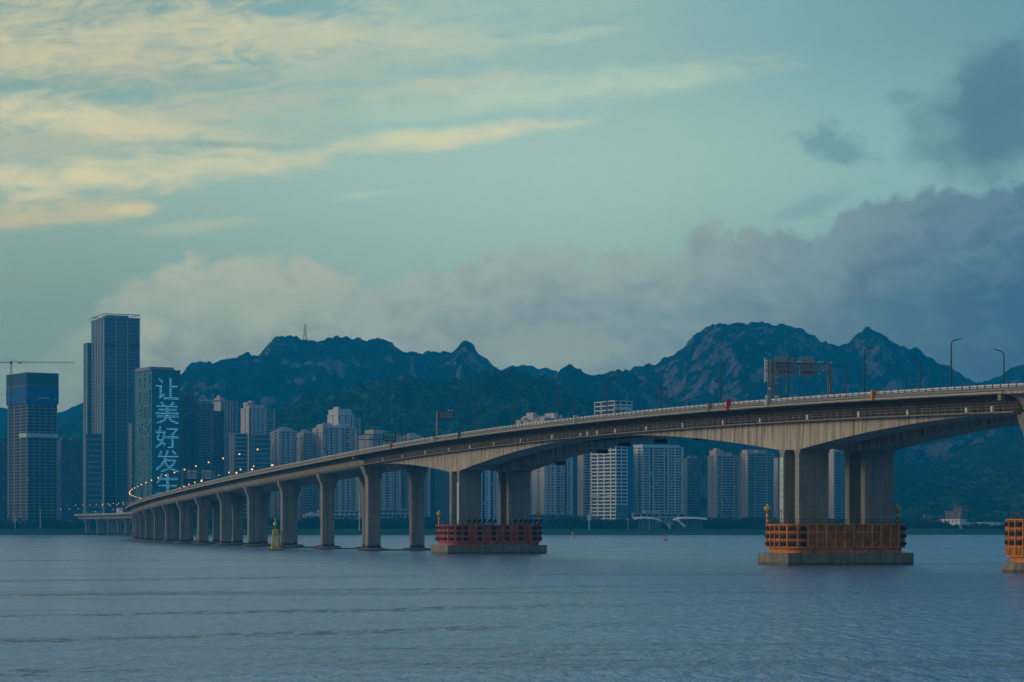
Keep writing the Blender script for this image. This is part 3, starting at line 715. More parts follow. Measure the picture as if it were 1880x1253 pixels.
# ------------------------------------------------------------------ ship fenders round the main piers
def rrect(a, b, r, n=5):      # rounded rectangle in (s, w) half sizes a, b
    out = []
    for cx, cy, t0 in ((a-r, b-r, 0), (-a+r, b-r, 90), (-a+r, -b+r, 180), (a-r, -b+r, 270)):
        for i in range(n+1):
            t = R(t0+90*i/n); out.append((cx+r*math.cos(t), cy+r*math.sin(t)))
    return out
def fender(c, label, mt, hs, wc, hw, zb, zt, rows, pads, rad=4.6):
    root = empty('ship_fender', P(c, wc, zb), label, 'ship fender', group='steel fenders round the bridge piers'); org = tuple(root.location)
    out = rrect(hs, hw, rad); n = len(out)
    def ringp(off, z): return [P(c+a*(1+off/hs), wc+b*(1+off/hw), z) for a, b in out]
    def wall(mb, o1, o2, z0, z1):
        A = [ringp(o1, z0), ringp(o1, z1), ringp(o2, z1), ringp(o2, z0)]
        vs = [p for r_ in A for p in r_]; fs = []
        for k in range(4):
            for i in range(n): fs.append((k*n+i, k*n+(i+1) % n, ((k+1) % 4)*n+(i+1) % n, ((k+1) % 4)*n+i))
        mb.add(vs, fs)
    mb = MB(); wall(mb, 0, -1.4, zb+1.1, zt); mb.build('steel_shell', M_oranged if mt is M_orange else M_redd, root, org)
    mb = MB(); wall(mb, -.45, -1.3, zb, zb+1.08); mb.build('skirt', mt, root, org)
    mb = MB(); z_l = zb+1.15; hz_ = (zt-z_l)/rows
    for i in range(rows+1):
        zz = z_l+hz_*i; wall(mb, .26, .01, zz-.10, zz+.10)
    mb.build('horizontal_rib', mt, root, org)
    # perimeter stations
    per = []; tot = 0
    for i in range(n):
        a = out[i]; b = out[(i+1) % n]; L = math.dist(a, b); per.append((tot, L, a, b)); tot += L
    nst = round(tot/2.25); rb = MB(); pd = []
    for j in range(nst):
        for half in (0, 1):
            q = (j+.5*half)/nst*tot
            for t0, L, a, b in per:
                if t0 <= q <= t0+L+1e-9: break
            k = (q-t0)/L; ps = a[0]+(b[0]-a[0])*k; pw = a[1]+(b[1]-a[1])*k
            dx, dy = (b[0]-a[0])/L, (b[1]-a[1])/L; nx, ny = dy, -dx
            if nx*ps+ny*pw < 0: nx, ny = -nx, -ny
            def q3(du, dn, z): return P(c+ps+dx*du+nx*dn, wc+pw+dy*du+ny*dn, z)
            if half == 0:
                vs = [q3(du, dn, z) for z in (z_l, zt) for du, dn in ((-.14, 0), (.14, 0), (.14, .36), (-.14, .36))]
                rb.add(vs, [(0, 3, 2, 1), (4, 5, 6, 7), (0, 1, 5, 4), (1, 2, 6, 5), (2, 3, 7, 6), (3, 0, 4, 7)])
            elif pads(ps/hs, pw/hw, j):
                for r_ in range(min(rows, 3)):
                    zc = zt-hz_*(r_+.5); m2 = MB(); rg = []
                    for du in (-.72, -.62, .62, .72):
                        e = .75 if abs(du) > .7 else 1
                        rg.append([q3(du, .05+dn*e, zc+dz*e) for dn, dz in ((0, -.42), (.35, -.38), (.52, -.2), (.52, .2), (.35, .38), (0, .42))])
                    m2.loft(rg); pd.append(m2)
    rb.build('vertical_rib', mt, root, org)
    for m2 in pd[:96]: m2.build('rubber_pad', M_black, root, org)
    # guard rail on top
    gr = MB(); ring = ringp(-.5, zt); tp = ringp(-.5, zt+1.15); md = ringp(-.5, zt+.6)
    for i in range(n):
        gr.bar(tp[i], tp[(i+1) % n], .045, 4); gr.bar(md[i], md[(i+1) % n], .03, 4)
        L = math.dist(ring[i], ring[(i+1) % n]); m_ = max(1, int(L/1.5))
        for k in range(m_):
            t = k/m_; a = Vector(ring[i]).lerp(Vector(ring[(i+1) % n]), t); gr.bar(a, a+Vector((0, 0, 1.15)), .04, 4)
    gr.build('guard_rail', mat('rusty_steel', (.12, .06, .04), .8), root, org)
    pl = MB(); wall(pl, -1.4, -3.2, zt-.5, zt-.3); pl.build('deck_plate', M_dgrey, root, org)
    return root
fender(7.5, 'orange ribbed steel fender round the nearest large pier', M_orange, 7.2, 15.6, 15.25, 2.72, 9.0, 3,
       lambda a, b, j: b < -.72 or b > .8)
fender(241.0, 'faded red steel fender with rubber pads round the pier in mid view', M_red, 7.6, 15.55, 16.0, 2.72, 9.0, 3,
       lambda a, b, j: b < -.60 or b > .84 or j % 2 == 0)
fender(S_R, 'orange steel fender cut by the right edge of the view', M_orange, 5.2, 15.6, 13.1, 1.92, 9.85, 4, lambda a, b, j: True, 3.6)
# dark lamps/tyre bundles lined up on the red fender
k = 0
for wv in (6.4, 8.1, 9.8, 11.5, 13.2, 15.0, 21.8, 23.6, 25.3, 27.0, 28.6, 30.2):
    p = P(241-6.2, wv, 8.98); mb = MB()
    mb.bar((0, 0, 0), (.25, 0, 1.3), .13, 6); mb.bar((.1, 0, 1.0), (.9, .1, 1.75), .42, 7, .30)
    o = mb.build('buffer_strut', M_black); o.location = p
    k += 1; tag(o, 'black buffer strut on the red fender, %s of twelve from the left' % ORD[k-1], 'buffer', 'black buffer struts on the red fender')

# beacon posts on the fenders
def beacon(s, w, label, z=9.0, sc=1.0):
    r = empty('beacon_post', P(s, w, z), label, 'beacon', group='banded beacon posts on the fenders')
    segs = 5; hh = 3.0*sc
    mb = MB(); mb.lathe([(.30*sc, 0), (.30*sc, hh)], 12); mb.build('post', M_yel, r)
    mb = MB()
    for i in (0, 2, 4):
        mb.lathe([(.31*sc, hh*i/segs+.02), (.31*sc, hh*(i+1)/segs-.05)], 12)
    mb.build('red_band', M_redp, r)
    mb = MB(); mb.lathe([(.3*sc, hh), (.75*sc, hh+.35), (.85*sc, hh+.95), (.8*sc, hh+1.0), (.3, hh+1.0)], 14); mb.build('gallery', M_yel, r, smooth=False)
    mb = MB(); mb.lathe([(.22*sc, hh+1.0), (.22*sc, hh+1.45), (.08*sc, hh+1.65)], 10); mb.build('lantern', M_white, r)
    return r
beacon(12.0, .9, 'yellow and red beacon post on the left end of the nearest orange fender')
beacon(4.5, 29.6, 'rust coloured beacon post on the right end of the nearest orange fender')
beacon(245.0, .4, 'yellow topped beacon post on the left end of the red fender')
beacon(238.5, 31.0, 'orange beacon post on the right end of the red fender')

# hanging cradles under the main span
for x_, y_ in ((1105, 829), (1147, 816), (1288, 804), (1213, 810), (1028, 850)):
    s = (4439*(60.5+15.9*.94)-(x_-940)*(530+5.4))/(1518+.94*(x_-940))
    q = P(s, 15.9); zc = H+(YH-y_)*q[1]/F
    r = empty('inspection_cradle', (q[0], q[1], zc), {1105: 'dark cradle hanging under the girder above the half built white tower', 1147: 'dark cradle hanging above the blue net of the half built tower', 1288: 'dark cradle hanging against the hill under the right half of the span', 1213: 'dark cradle hanging above the pale apartment block', 1028: 'dark cradle hanging nearest the red fender'}[x_], 'cradle', R(20), 'dark cradles hanging under the main span')
    mb = MB(); mb.box(-1.5, 1.5, -.9, .9, -.6, .5); mb.build('basket', M_black, r)
    mb = MB()
    for a in (-1.2, 1.2): mb.bar((a, 0, .45), (a, 0, zd(s)-3.9-zc), .06, 5)
    for z in (-.45, -.1, .25): mb.box(-1.6, 1.6, -1.0, -.92, z, z+.12); mb.box(-1.6, 1.6, .92, 1.0, z, z+.12)
    mb.build('hanger', M_dgrey, r)

# ------------------------------------------------------------------ street lamps
def lamp_proto(lit, armdir):
    r = bpy.data.objects.new('street_lamp', None); COL.objects.link(r)
    mb = MB(); mb.bar((0, 0, -.1), (0, 0, 9.5), .19, 7, .13); mb.box(-.2, .2, -.2, .2, -.1, .35); mb.build('pole', M_dgrey, r)
    pts = [(0, 0, 9.5)]+[(armdir*1.0*(1-math.cos(R(t))), 0, 9.5+.95*math.sin(R(t))) for t in (20, 40, 60, 78)]+[(armdir*1.75, 0, 10.62)]
    mb = MB(); mb.tube(pts, .11, 6); mb.build('arm', M_dgrey, r)
    mb = MB(); a0 = armdir*1.6; rg = []
    for k, wd, hh in ((0, .06, .05), (.2, .16, .10), (.6, .17, .09), (.85, .06, .04)):
        rg.append([(a0+armdir*k, wd*cy, 10.66+k*.08+hh*cz) for cy, cz in ((-1, -.6), (1, -.6), (.8, .7), (-.8, .7))])
    mb.loft(rg); hd = mb.build('lamp_head', M_dgrey, r)
    if lit:
        mb = MB(); vs = MB(); vs.lathe([(.05, -.34), (.30, -.2), (.34, 0), (.26, .15), (.1, .22)], 12, (armdir*2.0, 0, 10.42))
        gl = vs.build('glowing_lens', mat('sodium_glow', (1, .6, .2), .5, emit=(1.0, .47, .12), es=2.4), hd)
    return r
protos = {}
def put_lamp(s, w, lit, side, label, group):
    key = (lit, side); a = R(head(s))
    if key not in protos: protos[key] = lamp_proto(lit, side); o = protos[key]
    else: o = copy_tree(protos[key])
    o.location = P(s, w, None, .05); o.rotation_euler = (0, 0, a); tag(o, label, 'street lamp', group); return o
near_lab = {-2: 'tallest unlit lamp, arm to the right, near the right edge of the view', -1: 'unlit lamp just left of the orange box on the parapet', 0: 'unlit lamp standing in front of the sign gantry', 1: 'unlit lamp standing just left of the red box',
            2: 'unlit lamp rising before the left foot of the highest mountain', 3: 'unlit lamp in front of the half built white tower', 4: 'unlit lamp beside the cream coloured box', 5: 'unlit lamp left of the white stepped roofs', 6: 'unlit lamp right of the green box', 7: 'unlit lamp beside the small display board', 8: 'unlit lamp right of the green road sign', 9: 'unlit lamp standing behind the orange red marker', 10: 'unlit lamp over the flared pier left of the joint', 11: 'unlit lamp over the approach, left of the flared pier with the joint', 12: 'second unlit lamp from the left end of the dark row', 13: 'unlit lamp farthest left of the dark ones, next to a lit marker light'}
for k in range(-4, 62):
    s = 1.5+35*k
    if s < -75: continue
    lit = s > 460
    if s > s_end: continue
    put_lamp(s, .75, lit, 1, near_lab.get(k, ('%s lit lamp on the near deck edge, counting leftward from the marker lights' % ORD[k-14] if k < 24 else 'lit lamp on the near edge in the tight far curve of the bridge') if lit else 'unlit lamp beyond the right edge'), 'lit lamps on the near deck edge' if lit else 'unlit lamps on the near deck edge')
far_lab = {-2: 'unlit lamp past the right edge, arm to the left', -1: 'unlit lamp, arm to the left, close to the right edge', 0: 'unlit lamp, arm to the left, under the second summit', 1: 'unlit lamp, arm to the left, just right of the sign gantry', 2: 'thin lamp seen through the sign gantry', 3: 'far side lamp just right of the one by the red box', 4: 'far side lamp before the rock slope of the highest mountain', 5: 'far side lamp before the half built white tower', 6: 'far side lamp just right of the cream box', 7: 'far side lamp between the two stepped roofs'}
for k in range(-3, 60):
    s = -38+35*(k+1)
    if s < -75: continue
    lit = s > 620
    if s > s_end: continue
    put_lamp(s, 31.1, lit, -1, far_lab.get(k, ('%s lit lamp on the far deck edge, counting leftward from the framed office block' % ORD[k-18] if k < 27 else 'lit lamp on the far edge in the tight far curve of the bridge') if lit else 'dim far side lamp before the green hill, %s leftward of the stepped roofs' % ORD[k-8]), 'lit lamps on the far deck edge' if lit else 'unlit lamps on the far deck edge')
# low amber marker lights on the near parapet
for x_, s in ((407, 600), (458, 520), (481, 490), (506, 455)):
    mb = MB(); mb.lathe([(.05, 0), (.05, .5)], 6); mb.lathe([(.1, .45), (.33, .6), (.36, .85), (.1, 1.05)], 10)
    o = empty('marker_light', P(s, .1, None, 1.35), 'amber marker light on the near rail, %s of the four' % {407: 'leftmost', 458: 'second from left', 481: 'third from left', 506: 'rightmost'}[x_], 'marker light', group='amber marker lights on the near rail')
    m1 = MB(); m1.lathe([(.06, -.6), (.06, .5)], 6); m1.build('stem', M_dgrey, o)
    m1 = MB(); m1.lathe([(.1, .45), (.36, .62), (.4, .9), (.1, 1.1)], 10); m1.build('glowing_lens', MATS['sodium_glow'], o)

# ------------------------------------------------------------------ things on the bridge
def s_at(x_, w): xr = x_-940; return (4439*(60.5+w*.94)-xr*(530+w*.342))/(1518+.94*xr)
def parapet_box(x_, label, mt, w_, h_, name='marker_box', col2=None, z0=-.35, marks=None):
    s = s_at(x_, -.5); r = empty(name, P(s, -.5, None, z0), label, 'marker box', R(20))
    # local axes: x across (v), y along the bridge (u); the front faces back along the bridge, toward the view
    mb = MB(); mb.box(-.30, w_-.3, -.22, .22, 0, h_); mb.build('body', mt, r)
    mb = MB(); mb.box(-.36, w_-.24, -.28, .28, h_, h_+.08); mb.box(.0, .12, -.1, .4, -.3, .1); mb.build('lid', M_dgrey, r)
    if marks:
        mb = MB()
        for (a0, a1, b0, b1) in marks: mb.box(-.3+w_*a0, -.3+w_*a1, -.235, -.218, h_*b0, h_*b1)
        mb.build('lettering', M_dgrey if marks[0][0] < .5 else M_white, r)
    return r
glyph = [(.2, .8, .70, .74), (.25, .75, .60, .64), (.46, .54, .55, .78), (.2, .8, .50, .53), (.25, .35, .25, .45), (.65, .75, .25, .45), (.3, .7, .34, .38), (.25, .75, .15, .19)]
parapet_box(1602, 'orange box with dark characters on the near parapet', mat('box_orange', (.75, .30, .02), .6), 1.25, 2.1, marks=glyph)
parapet_box(1336, 'red upright box on the near parapet left of the gantry', mat('box_red', (.55, .03, .03), .6), 1.15, 2.3)
parapet_box(1055, 'cream box on the near parapet over mid span', mat('box_cream', (.60, .62, .40), .6), 1.15, 2.3)
parapet_box(842, 'green box on the near parapet over the red fender', mat('box_green', (.02, .26, .12), .6), 1.1, 2.2)
parapet_box(717, 'orange red marker on the near parapet below the green road sign', mat('box_vermilion', (.75, .12, .02), .6), .9, 2.6)
parapet_box(1301, 'grey cabinet on the near parapet left of the red box', M_grey, 1.3, 2.0)

def truss(mb, p, q, hgt, dep, n, r=.09):
    p = Vector(p); q = Vector(q)
    for dz in (0, hgt):
        for dy in (0, dep): mb.bar(p+Vector((0, dy, dz)), q+Vector((0, dy, dz)), r, 5)
    for i in range(n):
        a = p.lerp(q, i/n); b = p.lerp(q, (i+1)/n)
        for dy in (0, dep):
            if i % 2 == 0: mb.bar(a+Vector((0, dy, 0)), b+Vector((0, dy, hgt)), r*.6, 4)
            else: mb.bar(a+Vector((0, dy, hgt)), b+Vector((0, dy, 0)), r*.6, 4)
            mb.bar(a+Vector((0, dy, 0)), a+Vector((0, dy, hgt)), r*.6, 4)
M_gant = mat('gantry_steel', (.17, .19, .20), .6)
# overhead sign gantry, its panels seen from behind
s = 9.5; gr_ = empty('sign_gantry', P(s, 0, None, 0), 'grey overhead sign gantry spanning the near deck by the nearest pier', 'sign gantry', R(20))
mb = MB()
for x0 in (.1, 1.1):
    for y0 in (-.5, .5): mb.box(x0-.13, x0+.13, y0-.13, y0+.13, -.3, 10.4)
for z in np.arange(.5, 10, .95): mb.bar((.1, -.5, z), (1.1, -.5, z+.7), .06, 4); mb.bar((1.1, .5, z), (.1, .5, z+.7), .06, 4); mb.bar((.1, -.5, z), (1.1, -.5, z), .05, 4)
mb.build('lattice_post', M_gant, gr_)
mb = MB(); mb.box(14.9, 15.25, -.6, -.3, -.3, 9.9); mb.box(14.9, 15.25, .3, .6, -.3, 9.9); mb.box(14.95, 15.2, -.3, .3, 4.8, 5.0)
mb.build('post', M_gant, gr_)
mb = MB(); truss(mb, (.6, -.5, 7.6), (15.1, -.5, 7.6), 2.0, 1.0, 10, .095); mb.build('truss_beam', M_gant, gr_)
for x0, x1 in ((1.9, 6.3), (8.0, 11.6)):
    mb = MB(); mb.box(x0, x1, .62, .72, 6.7, 11.1)
    for i in range(5): mb.box(x0, x1, .54, .618, 7.0+i*.9, 7.1+i*.9)
    mb.build('sign_panel', mat('sign_back', (.30, .36, .39), .6), gr_)
mb = MB()
for x0 in (6.8, 7.3, 12.0, 12.5, 12.9, 15.1): mb.box(x0, x0+.32, -.7, -.4, 9.7, 9.98)
for x0 in (1.4, 7.2, 12.0): mb.box(x0, x0+.3, -.7, -.45, 7.2, 7.5)
mb.build('floodlight', M_white, gr_)
mb = MB(); mb.box(1.5, 2.2, -.4, .3, 1.4, 2.3); mb.box(2.5, 3.3, -.5, .3, .1, 1.2); mb.box(-.9, -.3, -.4, .3, .1, 1.2); mb.box(-.5, .1, .2, .6, 1.5, 2.3)
mb.build('control_cabinet', M_white, gr_)
mb = MB()
for i, z in enumerate((9.6, 8.9, 8.2, 6.9, 6.2, 5.4)): mb.box(-.7, -.35, -.2+.1*(i % 2), .2, z, z+.5)
mb.box(-1.05, -.9, -.1, .1, 5.0, 10.6); mb.box(-.35, .3, -.7, -.5, 3.4, 4.0); mb.box(1.25, 1.6, -.7, -.4, 4.8, 5.3)
mb.build('camera_box', M_white, gr_)
# cantilevered display board
s = 247; vb = empty('display_board', P(s, .1, None, 0), 'cantilevered message board with four pale panels on the near deck', 'display board', R(20))
mb = MB(); mb.bar((.3, 0, -.2), (.3, 0, 9.4), .26, 8, .2); mb.bar((.3, 0, 8.9), (5.6, 0, 8.9), .12, 6); mb.bar((.3, 0, 7.4), (5.6, 0, 7.4), .1, 6); mb.box(-.3, .9, -.4, .4, 0, .9)
mb.build('post', M_grey, vb)
mb = MB(); mb.box(1.0, 5.7, .15, .4, 6.9, 9.3); mb.build('frame', M_dgrey, vb)
for i in range(4):
    mb = MB(); mb.box(1.2+i*1.12, 2.12+i*1.12, .02, .14, 7.1, 9.1); mb.build('panel', M_grey, vb)
mb = MB(); mb.box(4.0, 4.5, -.2, .2, 9.35, 9.75); mb.box(5.1, 5.5, -.2, .2, 9.35, 9.75); mb.box(-.3, .05, -.2, .2, 5.0, 5.4); mb.build('camera', M_white, vb)
mb = MB(); mb.box(-1.5, -.4, -.5, .3, -.1, 1.3); mb.build('cabinet', mat('box_cream', (.6, .62, .4)), vb)
# green road sign on a twin beam gantry
s = 336; gs = empty('road_sign', P(s, 0, None, 0), 'green road sign with white lettering on a thin two beam gantry', 'road sign', R(20))
mb = MB(); mb.box(-.1, .7, -.3, .3, -.3, 7.6); mb.box(15.0, 15.5, -.25, .25, -.3, 7.6); mb.build('post', M_grey, gs)
mb = MB(); mb.bar((.3, 0, 6.9), (15.2, 0, 6.9), .14, 6); mb.bar((.3, 0, 5.1), (15.2, 0, 5.1), .14, 6)
for x0 in np.arange(2, 15, 2.5): mb.bar((x0, 0, 5.1), (x0, 0, 6.9), .06, 4)
mb.build('beam', M_dgrey, gs)
mb = MB(); mb.box(9.6, 14.3, -.42, -.28, 4.5, 7.8); pn = mb.build('sign_panel', M_green, gs)
mb = MB()
for i in range(4):
    x0 = 10.1+i*1.0
    mb.box(x0, x0+.62, -.45, -.421, 7.28, 7.38); mb.box(x0+.26, x0+.36, -.45, -.421, 6.8, 7.28); mb.box(x0, x0+.62, -.453, -.424, 6.95, 7.05); mb.box(x0+.05, x0+.15, -.45, -.421, 6.7, 6.92); mb.box(x0+.47, x0+.57, -.45, -.421, 6.7, 6.92)
for i in range(5): mb.box(10.1+i*.8, 10.1+i*.8+.42, -.45, -.421, 5.2, 5.3); mb.box(10.25+i*.8, 10.25+i*.8+.1, -.45, -.421, 5.32, 5.75)
mb.box(10.1, 13.8, -.45, -.421, 6.2, 6.27)
mb.build('lettering', M_white, pn)
# far gantry with two boards
s = 655; fg = empty('sign_gantry', P(s, 0, None, 0), 'distant gantry with two grey boards above the lit lamps', 'sign gantry', R(head(s)))
mb = MB(); mb.box(-.2, .3, -.3, .3, -.3, 10.5); mb.box(15.1, 15.5, -.3, .3, -.3, 9); mb.bar((0, 0, 8.6), (15.3, 0, 8.6), .15, 6); mb.bar((0, 0, 7.1), (15.3, 0, 7.1), .13, 6); mb.build('frame', M_grey, fg)
for x0, x1 in ((2.2, 6.8), (9.4, 13.9)):
    mb = MB(); mb.box(x0, x1, -.4, -.25, 5.6, 9.6); b_ = mb.build('sign_panel', mat('sign_back', (.2, .2, .2)), fg)
    mb = MB(); mb.box(x0+.1, x1-.1, -.44, -.402, 8.9, 9.5); mb.box(x0+.1, x1-.1, -.44, -.402, 5.7, 6.1); mb.build('white_band', M_white, b_)

# ------------------------------------------------------------------ lattice beacon and buoys in the river
def wpt(x_, y_): d = H*F/(y_-YH); return ((x_-940)/F*d, d, 0)
p = wpt(505, 1011); lb = empty('lattice_beacon', p, 'yellow steel lattice beacon standing in the river before the piers', 'navigation beacon', R(12))
mb = MB(); mb.box(-1.9, 3.4, -1.6, 1.6, -1.5, .35); mb.build('base', M_cap, lb)
mb = MB(); hh = 7.0
def leg(z, w0=1.25, w1=.72): k = z/hh; return w0+(w1-w0)*k
for sx_ in (-1, 1):
    for sy_ in (-1, 1): mb.bar((sx_*leg(0), sy_*leg(0), .3), (sx_*leg(hh), sy_*leg(hh), hh), .17, 5)
for i in range(5):
    z0, z1 = .3+i*1.34, .3+(i+1)*1.34
    for ax in (0, 1):
        for sd in (-1, 1):
            a, b = leg(z0), leg(z1)
            if ax == 0: mb.bar((-a, sd*a, z0), (b, sd*b, z1), .10, 4); mb.bar((a, sd*a, z0), (-b, sd*b, z1), .10, 4); mb.bar((-b, sd*b, z1), (b, sd*b, z1), .07, 4)
            else: mb.bar((sd*a, -a, z0), (sd*b, b, z1), .07, 4); mb.bar((sd*a, a, z0), (sd*b, -b, z1), .07, 4); mb.bar((sd*b, -b, z1), (sd*b, b, z1), .07, 4)
mb.build('lattice_mast', M_yel, lb)
mb = MB(); mb.box(-.75, .75, -.75, .75, 6.2, 7.5); mb.build('daymark', mat('bright_yellow', (.8, .5, .0), .5), lb)
mb = MB(); mb.bar((0, 0, 7.5), (0, 0, 9.2), .1, 6); mb.box(-2.6, .3, -.08, .08, 8.15, 8.25); mb.lathe([(.15, 8.7), (.62, 8.9), (.68, 9.5), (.3, 10.2), (.1, 10.3)], 12); mb.build('topmark', M_yel, lb)
mb = MB(); mb.lathe([(.12, 10.3), (.12, 10.9), (.3, 11.0), (.3, 11.4), (.05, 11.6)], 8); mb.box(.1, 3.0, -.1, .1, 11.0, 11.12); mb.build('lantern', mat('pale_green', (.35, .6, .45), .5), lb)
mb = MB()
for sx_ in (1.3, 2.7):
    for sy_ in (-.7, .7): mb.bar((sx_, sy_, .3), (sx_*.5+1.0, sy_*.7, 7.4), .11, 5)
for i in range(4): mb.bar((1.3, -.7, .6+i*1.6), (2.6, -.6, 2.0+i*1.6), .07, 4); mb.bar((2.7, -.7, .6+i*1.6), (1.4, -.6, 2.0+i*1.6), .07, 4)
mb.lathe([(.1, .8), (1.0, 1.0), (1.0, 1.9), (.1, 2.3)], 10, (2.1, -.3, 0)); mb.build('ladder_frame', mat('dull_yellow', (.32, .24, .05), .8), lb)
for x_, y_, lab, mt in ((1051, 989.5, 'small yellow conical buoy near the far shore left of the pavilion', M_yel), (1221, 993, 'small red pillar buoy in front of the wing roofed pavilion', M_redp)):
    p = wpt(x_, y_); b_ = empty('buoy', p, lab, 'buoy')
    mb = MB(); mb.lathe([(.3, -.6), (1.3, -.1), (1.4, .5), (1.0, .9), (.5, 1.1)], 14); mb.build('float', mt, b_)
    mb = MB()
    for q in range(4): t = q*math.pi/2; mb.bar((.7*math.cos(t), .7*math.sin(t), .9), (.2*math.cos(t), .2*math.sin(t), 3.9), .09, 4)
    mb.lathe([(.5, 3.1), (.45, 3.6), (.1, 4.8)], 8); mb.build('pillar', mt, b_)
#@@CITY
# ------------------------------------------------------------------ city
GZ0 = 4.4
def wall_m(name, col, r=.85): return mat('facade_'+name, col, r)
WM = {'beige': wall_m('beige', (.56, .50, .45)), 'pink': wall_m('pink', (.50, .40, .36)), 'grey': wall_m('grey', (.44, .45, .46)), 'pale': wall_m('pale', (.62, .62, .60)),
      'white': wall_m('white', (.80, .80, .77)), 'dark': wall_m('dark', (.11, .125, .145)), 'mid': wall_m('mid', (.24, .25, .27)), 'brown': wall_m('brown', (.20, .14, .12)), 'teal': wall_m('teal', (.05, .16, .20)),
      'steel': wall_m('steel', (.25, .31, .37), .5)}
M_gl = mat('window_glass', (.012, .024, .036), .25, fn=f_glass, spec=.3)
M_gb = mat('balcony_glass', (.05, .10, .13), .2, fn=f_glass, spec=.6)
M_cw = mat('curtain_glass', (.030, .075, .105), .12, fn=f_curtain, spec=.8)
M_ct = mat('teal_curtain_glass', (.010, .16, .20), .15, fn=f_curtain, spec=.8)
def face(axis, L, z0, z1, fl, spec, wall, balc, off=0.0):
    """one facade; axis 0: front (y = off, looking -y), axis 1: left (x = off, looking -x), axis 2: right (x = off, looking +x)"""
    tot = sum(w for _, w in spec); a = 0
    def bx(mb, a0, a1, d0, d1, za, zb):
        if axis == 0: mb.box(a0, a1, off+d0, off+d1, za, zb)
        elif axis == 1: mb.box(off+d0, off+d1, a0, a1, za, zb)
        else: mb.box(off-d1, off-d0, a0, a1, za, zb)
    nf = max(1, int(round((z1-z0)/fl))); fh = (z1-z0)/nf
    for t, w in spec:
        a1 = a+w/tot*L
        if t == 'P': bx(wall, a, a1, 0, .62, z0, z1)
        elif t == 'W':
            for i in range(nf): bx(wall, a, a1, .2, .62, z0+i*fh, z0+i*fh+fh*.36)
        elif t == 'S':           # small square windows
            for i in range(nf):
                z = z0+i*fh; bx(wall, a, a1, .05, .62, z, z+fh*.50)
            g = (a1-a)*.22; bx(wall, a, a+g, .052, .618, z0, z1); bx(wall, a1-g, a1, .052, .618, z0, z1)
        elif t == 'H':           # wide windows with mullion
            for i in range(nf): bx(wall, a, a1, .1, .62, z0+i*fh, z0+i*fh+fh*.36)
            c = (a+a1)/2; bx(wall, c-.15, c+.15, .3, .61, z0, z1)
        elif t == 'B':           # balcony stack
            mb = MB()
            for i in range(nf):
                z = z0+i*fh; bx(mb, a+.1, a1-.1, -1.1, .6, z, z+.16)
                bx(mb, a+.1, a1-.1, -1.1, -1.02, z+.16, z+1.1)
                bx(mb, a+.1, a+.2, -1.019, .59, z+.16, z+1.1); bx(mb, a1-.2, a1-.1, -1.019, .59, z+.16, z+1.1)
            balc.append(mb)
        elif t == 'L':           # horizontal ledges only
            for i in range(nf): bx(wall, a, a1, -.1, .62, z0+i*fh, z0+i*fh+fh*.22)
        elif t == 'M':           # curtain wall with fine mullions
            k = max(1, int((a1-a)/3.2))
            for j in range(k+1):
                c = a+(a1-a)*j/k; bx(wall, c-.09, c+.09, .35, .61, z0, z1)
            for i in range(nf): bx(wall, a, a1, .42, .612, z0+i*fh, z0+i*fh+.5)
        a = a1
def tower(label, x0, xs, x1, yt, d, front, left, wm='beige', gm=None, alpha=27, fl=3.1, roof=(), name='apartment_tower', cat='apartment tower', group='apartment towers on the far shore', rm=None, zb=GZ0, balm=None, yb=None):
    a = R(alpha); t = (xs-940)/F; m = d/F
    Wf = (x1-xs)*m/(math.cos(a)-t*math.sin(a)-(x1-xs)/F*math.sin(a)); Dp = max(8.0, (xs-x0)*m/(math.sin(a)+t*math.cos(a)-(xs-x0)/F*math.cos(a))) if xs > x0 else 16.0
    ht = H+(YH-yt)*m - zb
    r = empty(name, (t*d, d, zb), label, cat, a, group)
    gl = gm or M_gl; wl = WM[wm]
    mb = MB(); mb.box(.6, Wf-.6, .6, Dp-.6, 0, ht-.4); mb.build('glazing', gl, r)
    wall = MB(); bal = []
    face(0, Wf, 0, ht, fl, front, wall, bal); 
    wl2 = MB(); face(1, Dp, 0, ht, fl, left, wl2, bal)
    wl3 = MB(); face(2, Dp, 0, ht, fl, [('P', 1), ('W', 3), ('P', 1), ('W', 3), ('P', 1)], wl3, bal, off=Wf)
    wall.box(0, Wf, Dp-.58, Dp, 0, ht)
    wall.build('front_wall', wl, r); wl2.build('side_wall', wl, r)
    # right wall butts inside the front wall line
    for i, v_ in enumerate(wl3.v): wl3.v[i] = (v_[0]-.004, min(max(v_[1], .63), Dp-.59), v_[2])
    wl3.build('side_wall', wl, r)
    for b in bal: b.build('balcony_stack', balm or wl, r)
    mb = MB(); e = .35; mb.box(-e, Wf+e, -e, Dp+e, ht+.003, ht+.9); rf = mb.build('roof', rm or wl, r)
    for q in roof:
        mb = MB()
        if q[0] == 'hip':
            _, a0, a1, h = q; zz = ht+.9
            mb.add([(a0*Wf, -.5, zz), (a1*Wf, -.5, zz), (a1*Wf, Dp+.5, zz), (a0*Wf, Dp+.5, zz), ((a0*.7+a1*.3)*Wf, Dp*.45, zz+h), ((a0*.3+a1*.7)*Wf, Dp*.45, zz+h)], [(0, 3, 2, 1), (0, 1, 5, 4), (1, 2, 5), (2, 3, 4, 5), (3, 0, 4)])
            mb.build('hip_roof', WM['mid'], rf)
        else:
            a0, a1, b0, b1, z0_, h = q
            mb.box(a0*Wf, a1*Wf, b0*Dp, b1*Dp, ht+.902+z0_, ht+.902+z0_+h)
            n_ = int((a1-a0)*Wf/3)
            mb.build('roof_housing', rm or wl, rf)
    return r, Wf, Dp, ht
P_, W_, B_, S_, G_, Hh, L_, Mm = 'PWBSGHLM'
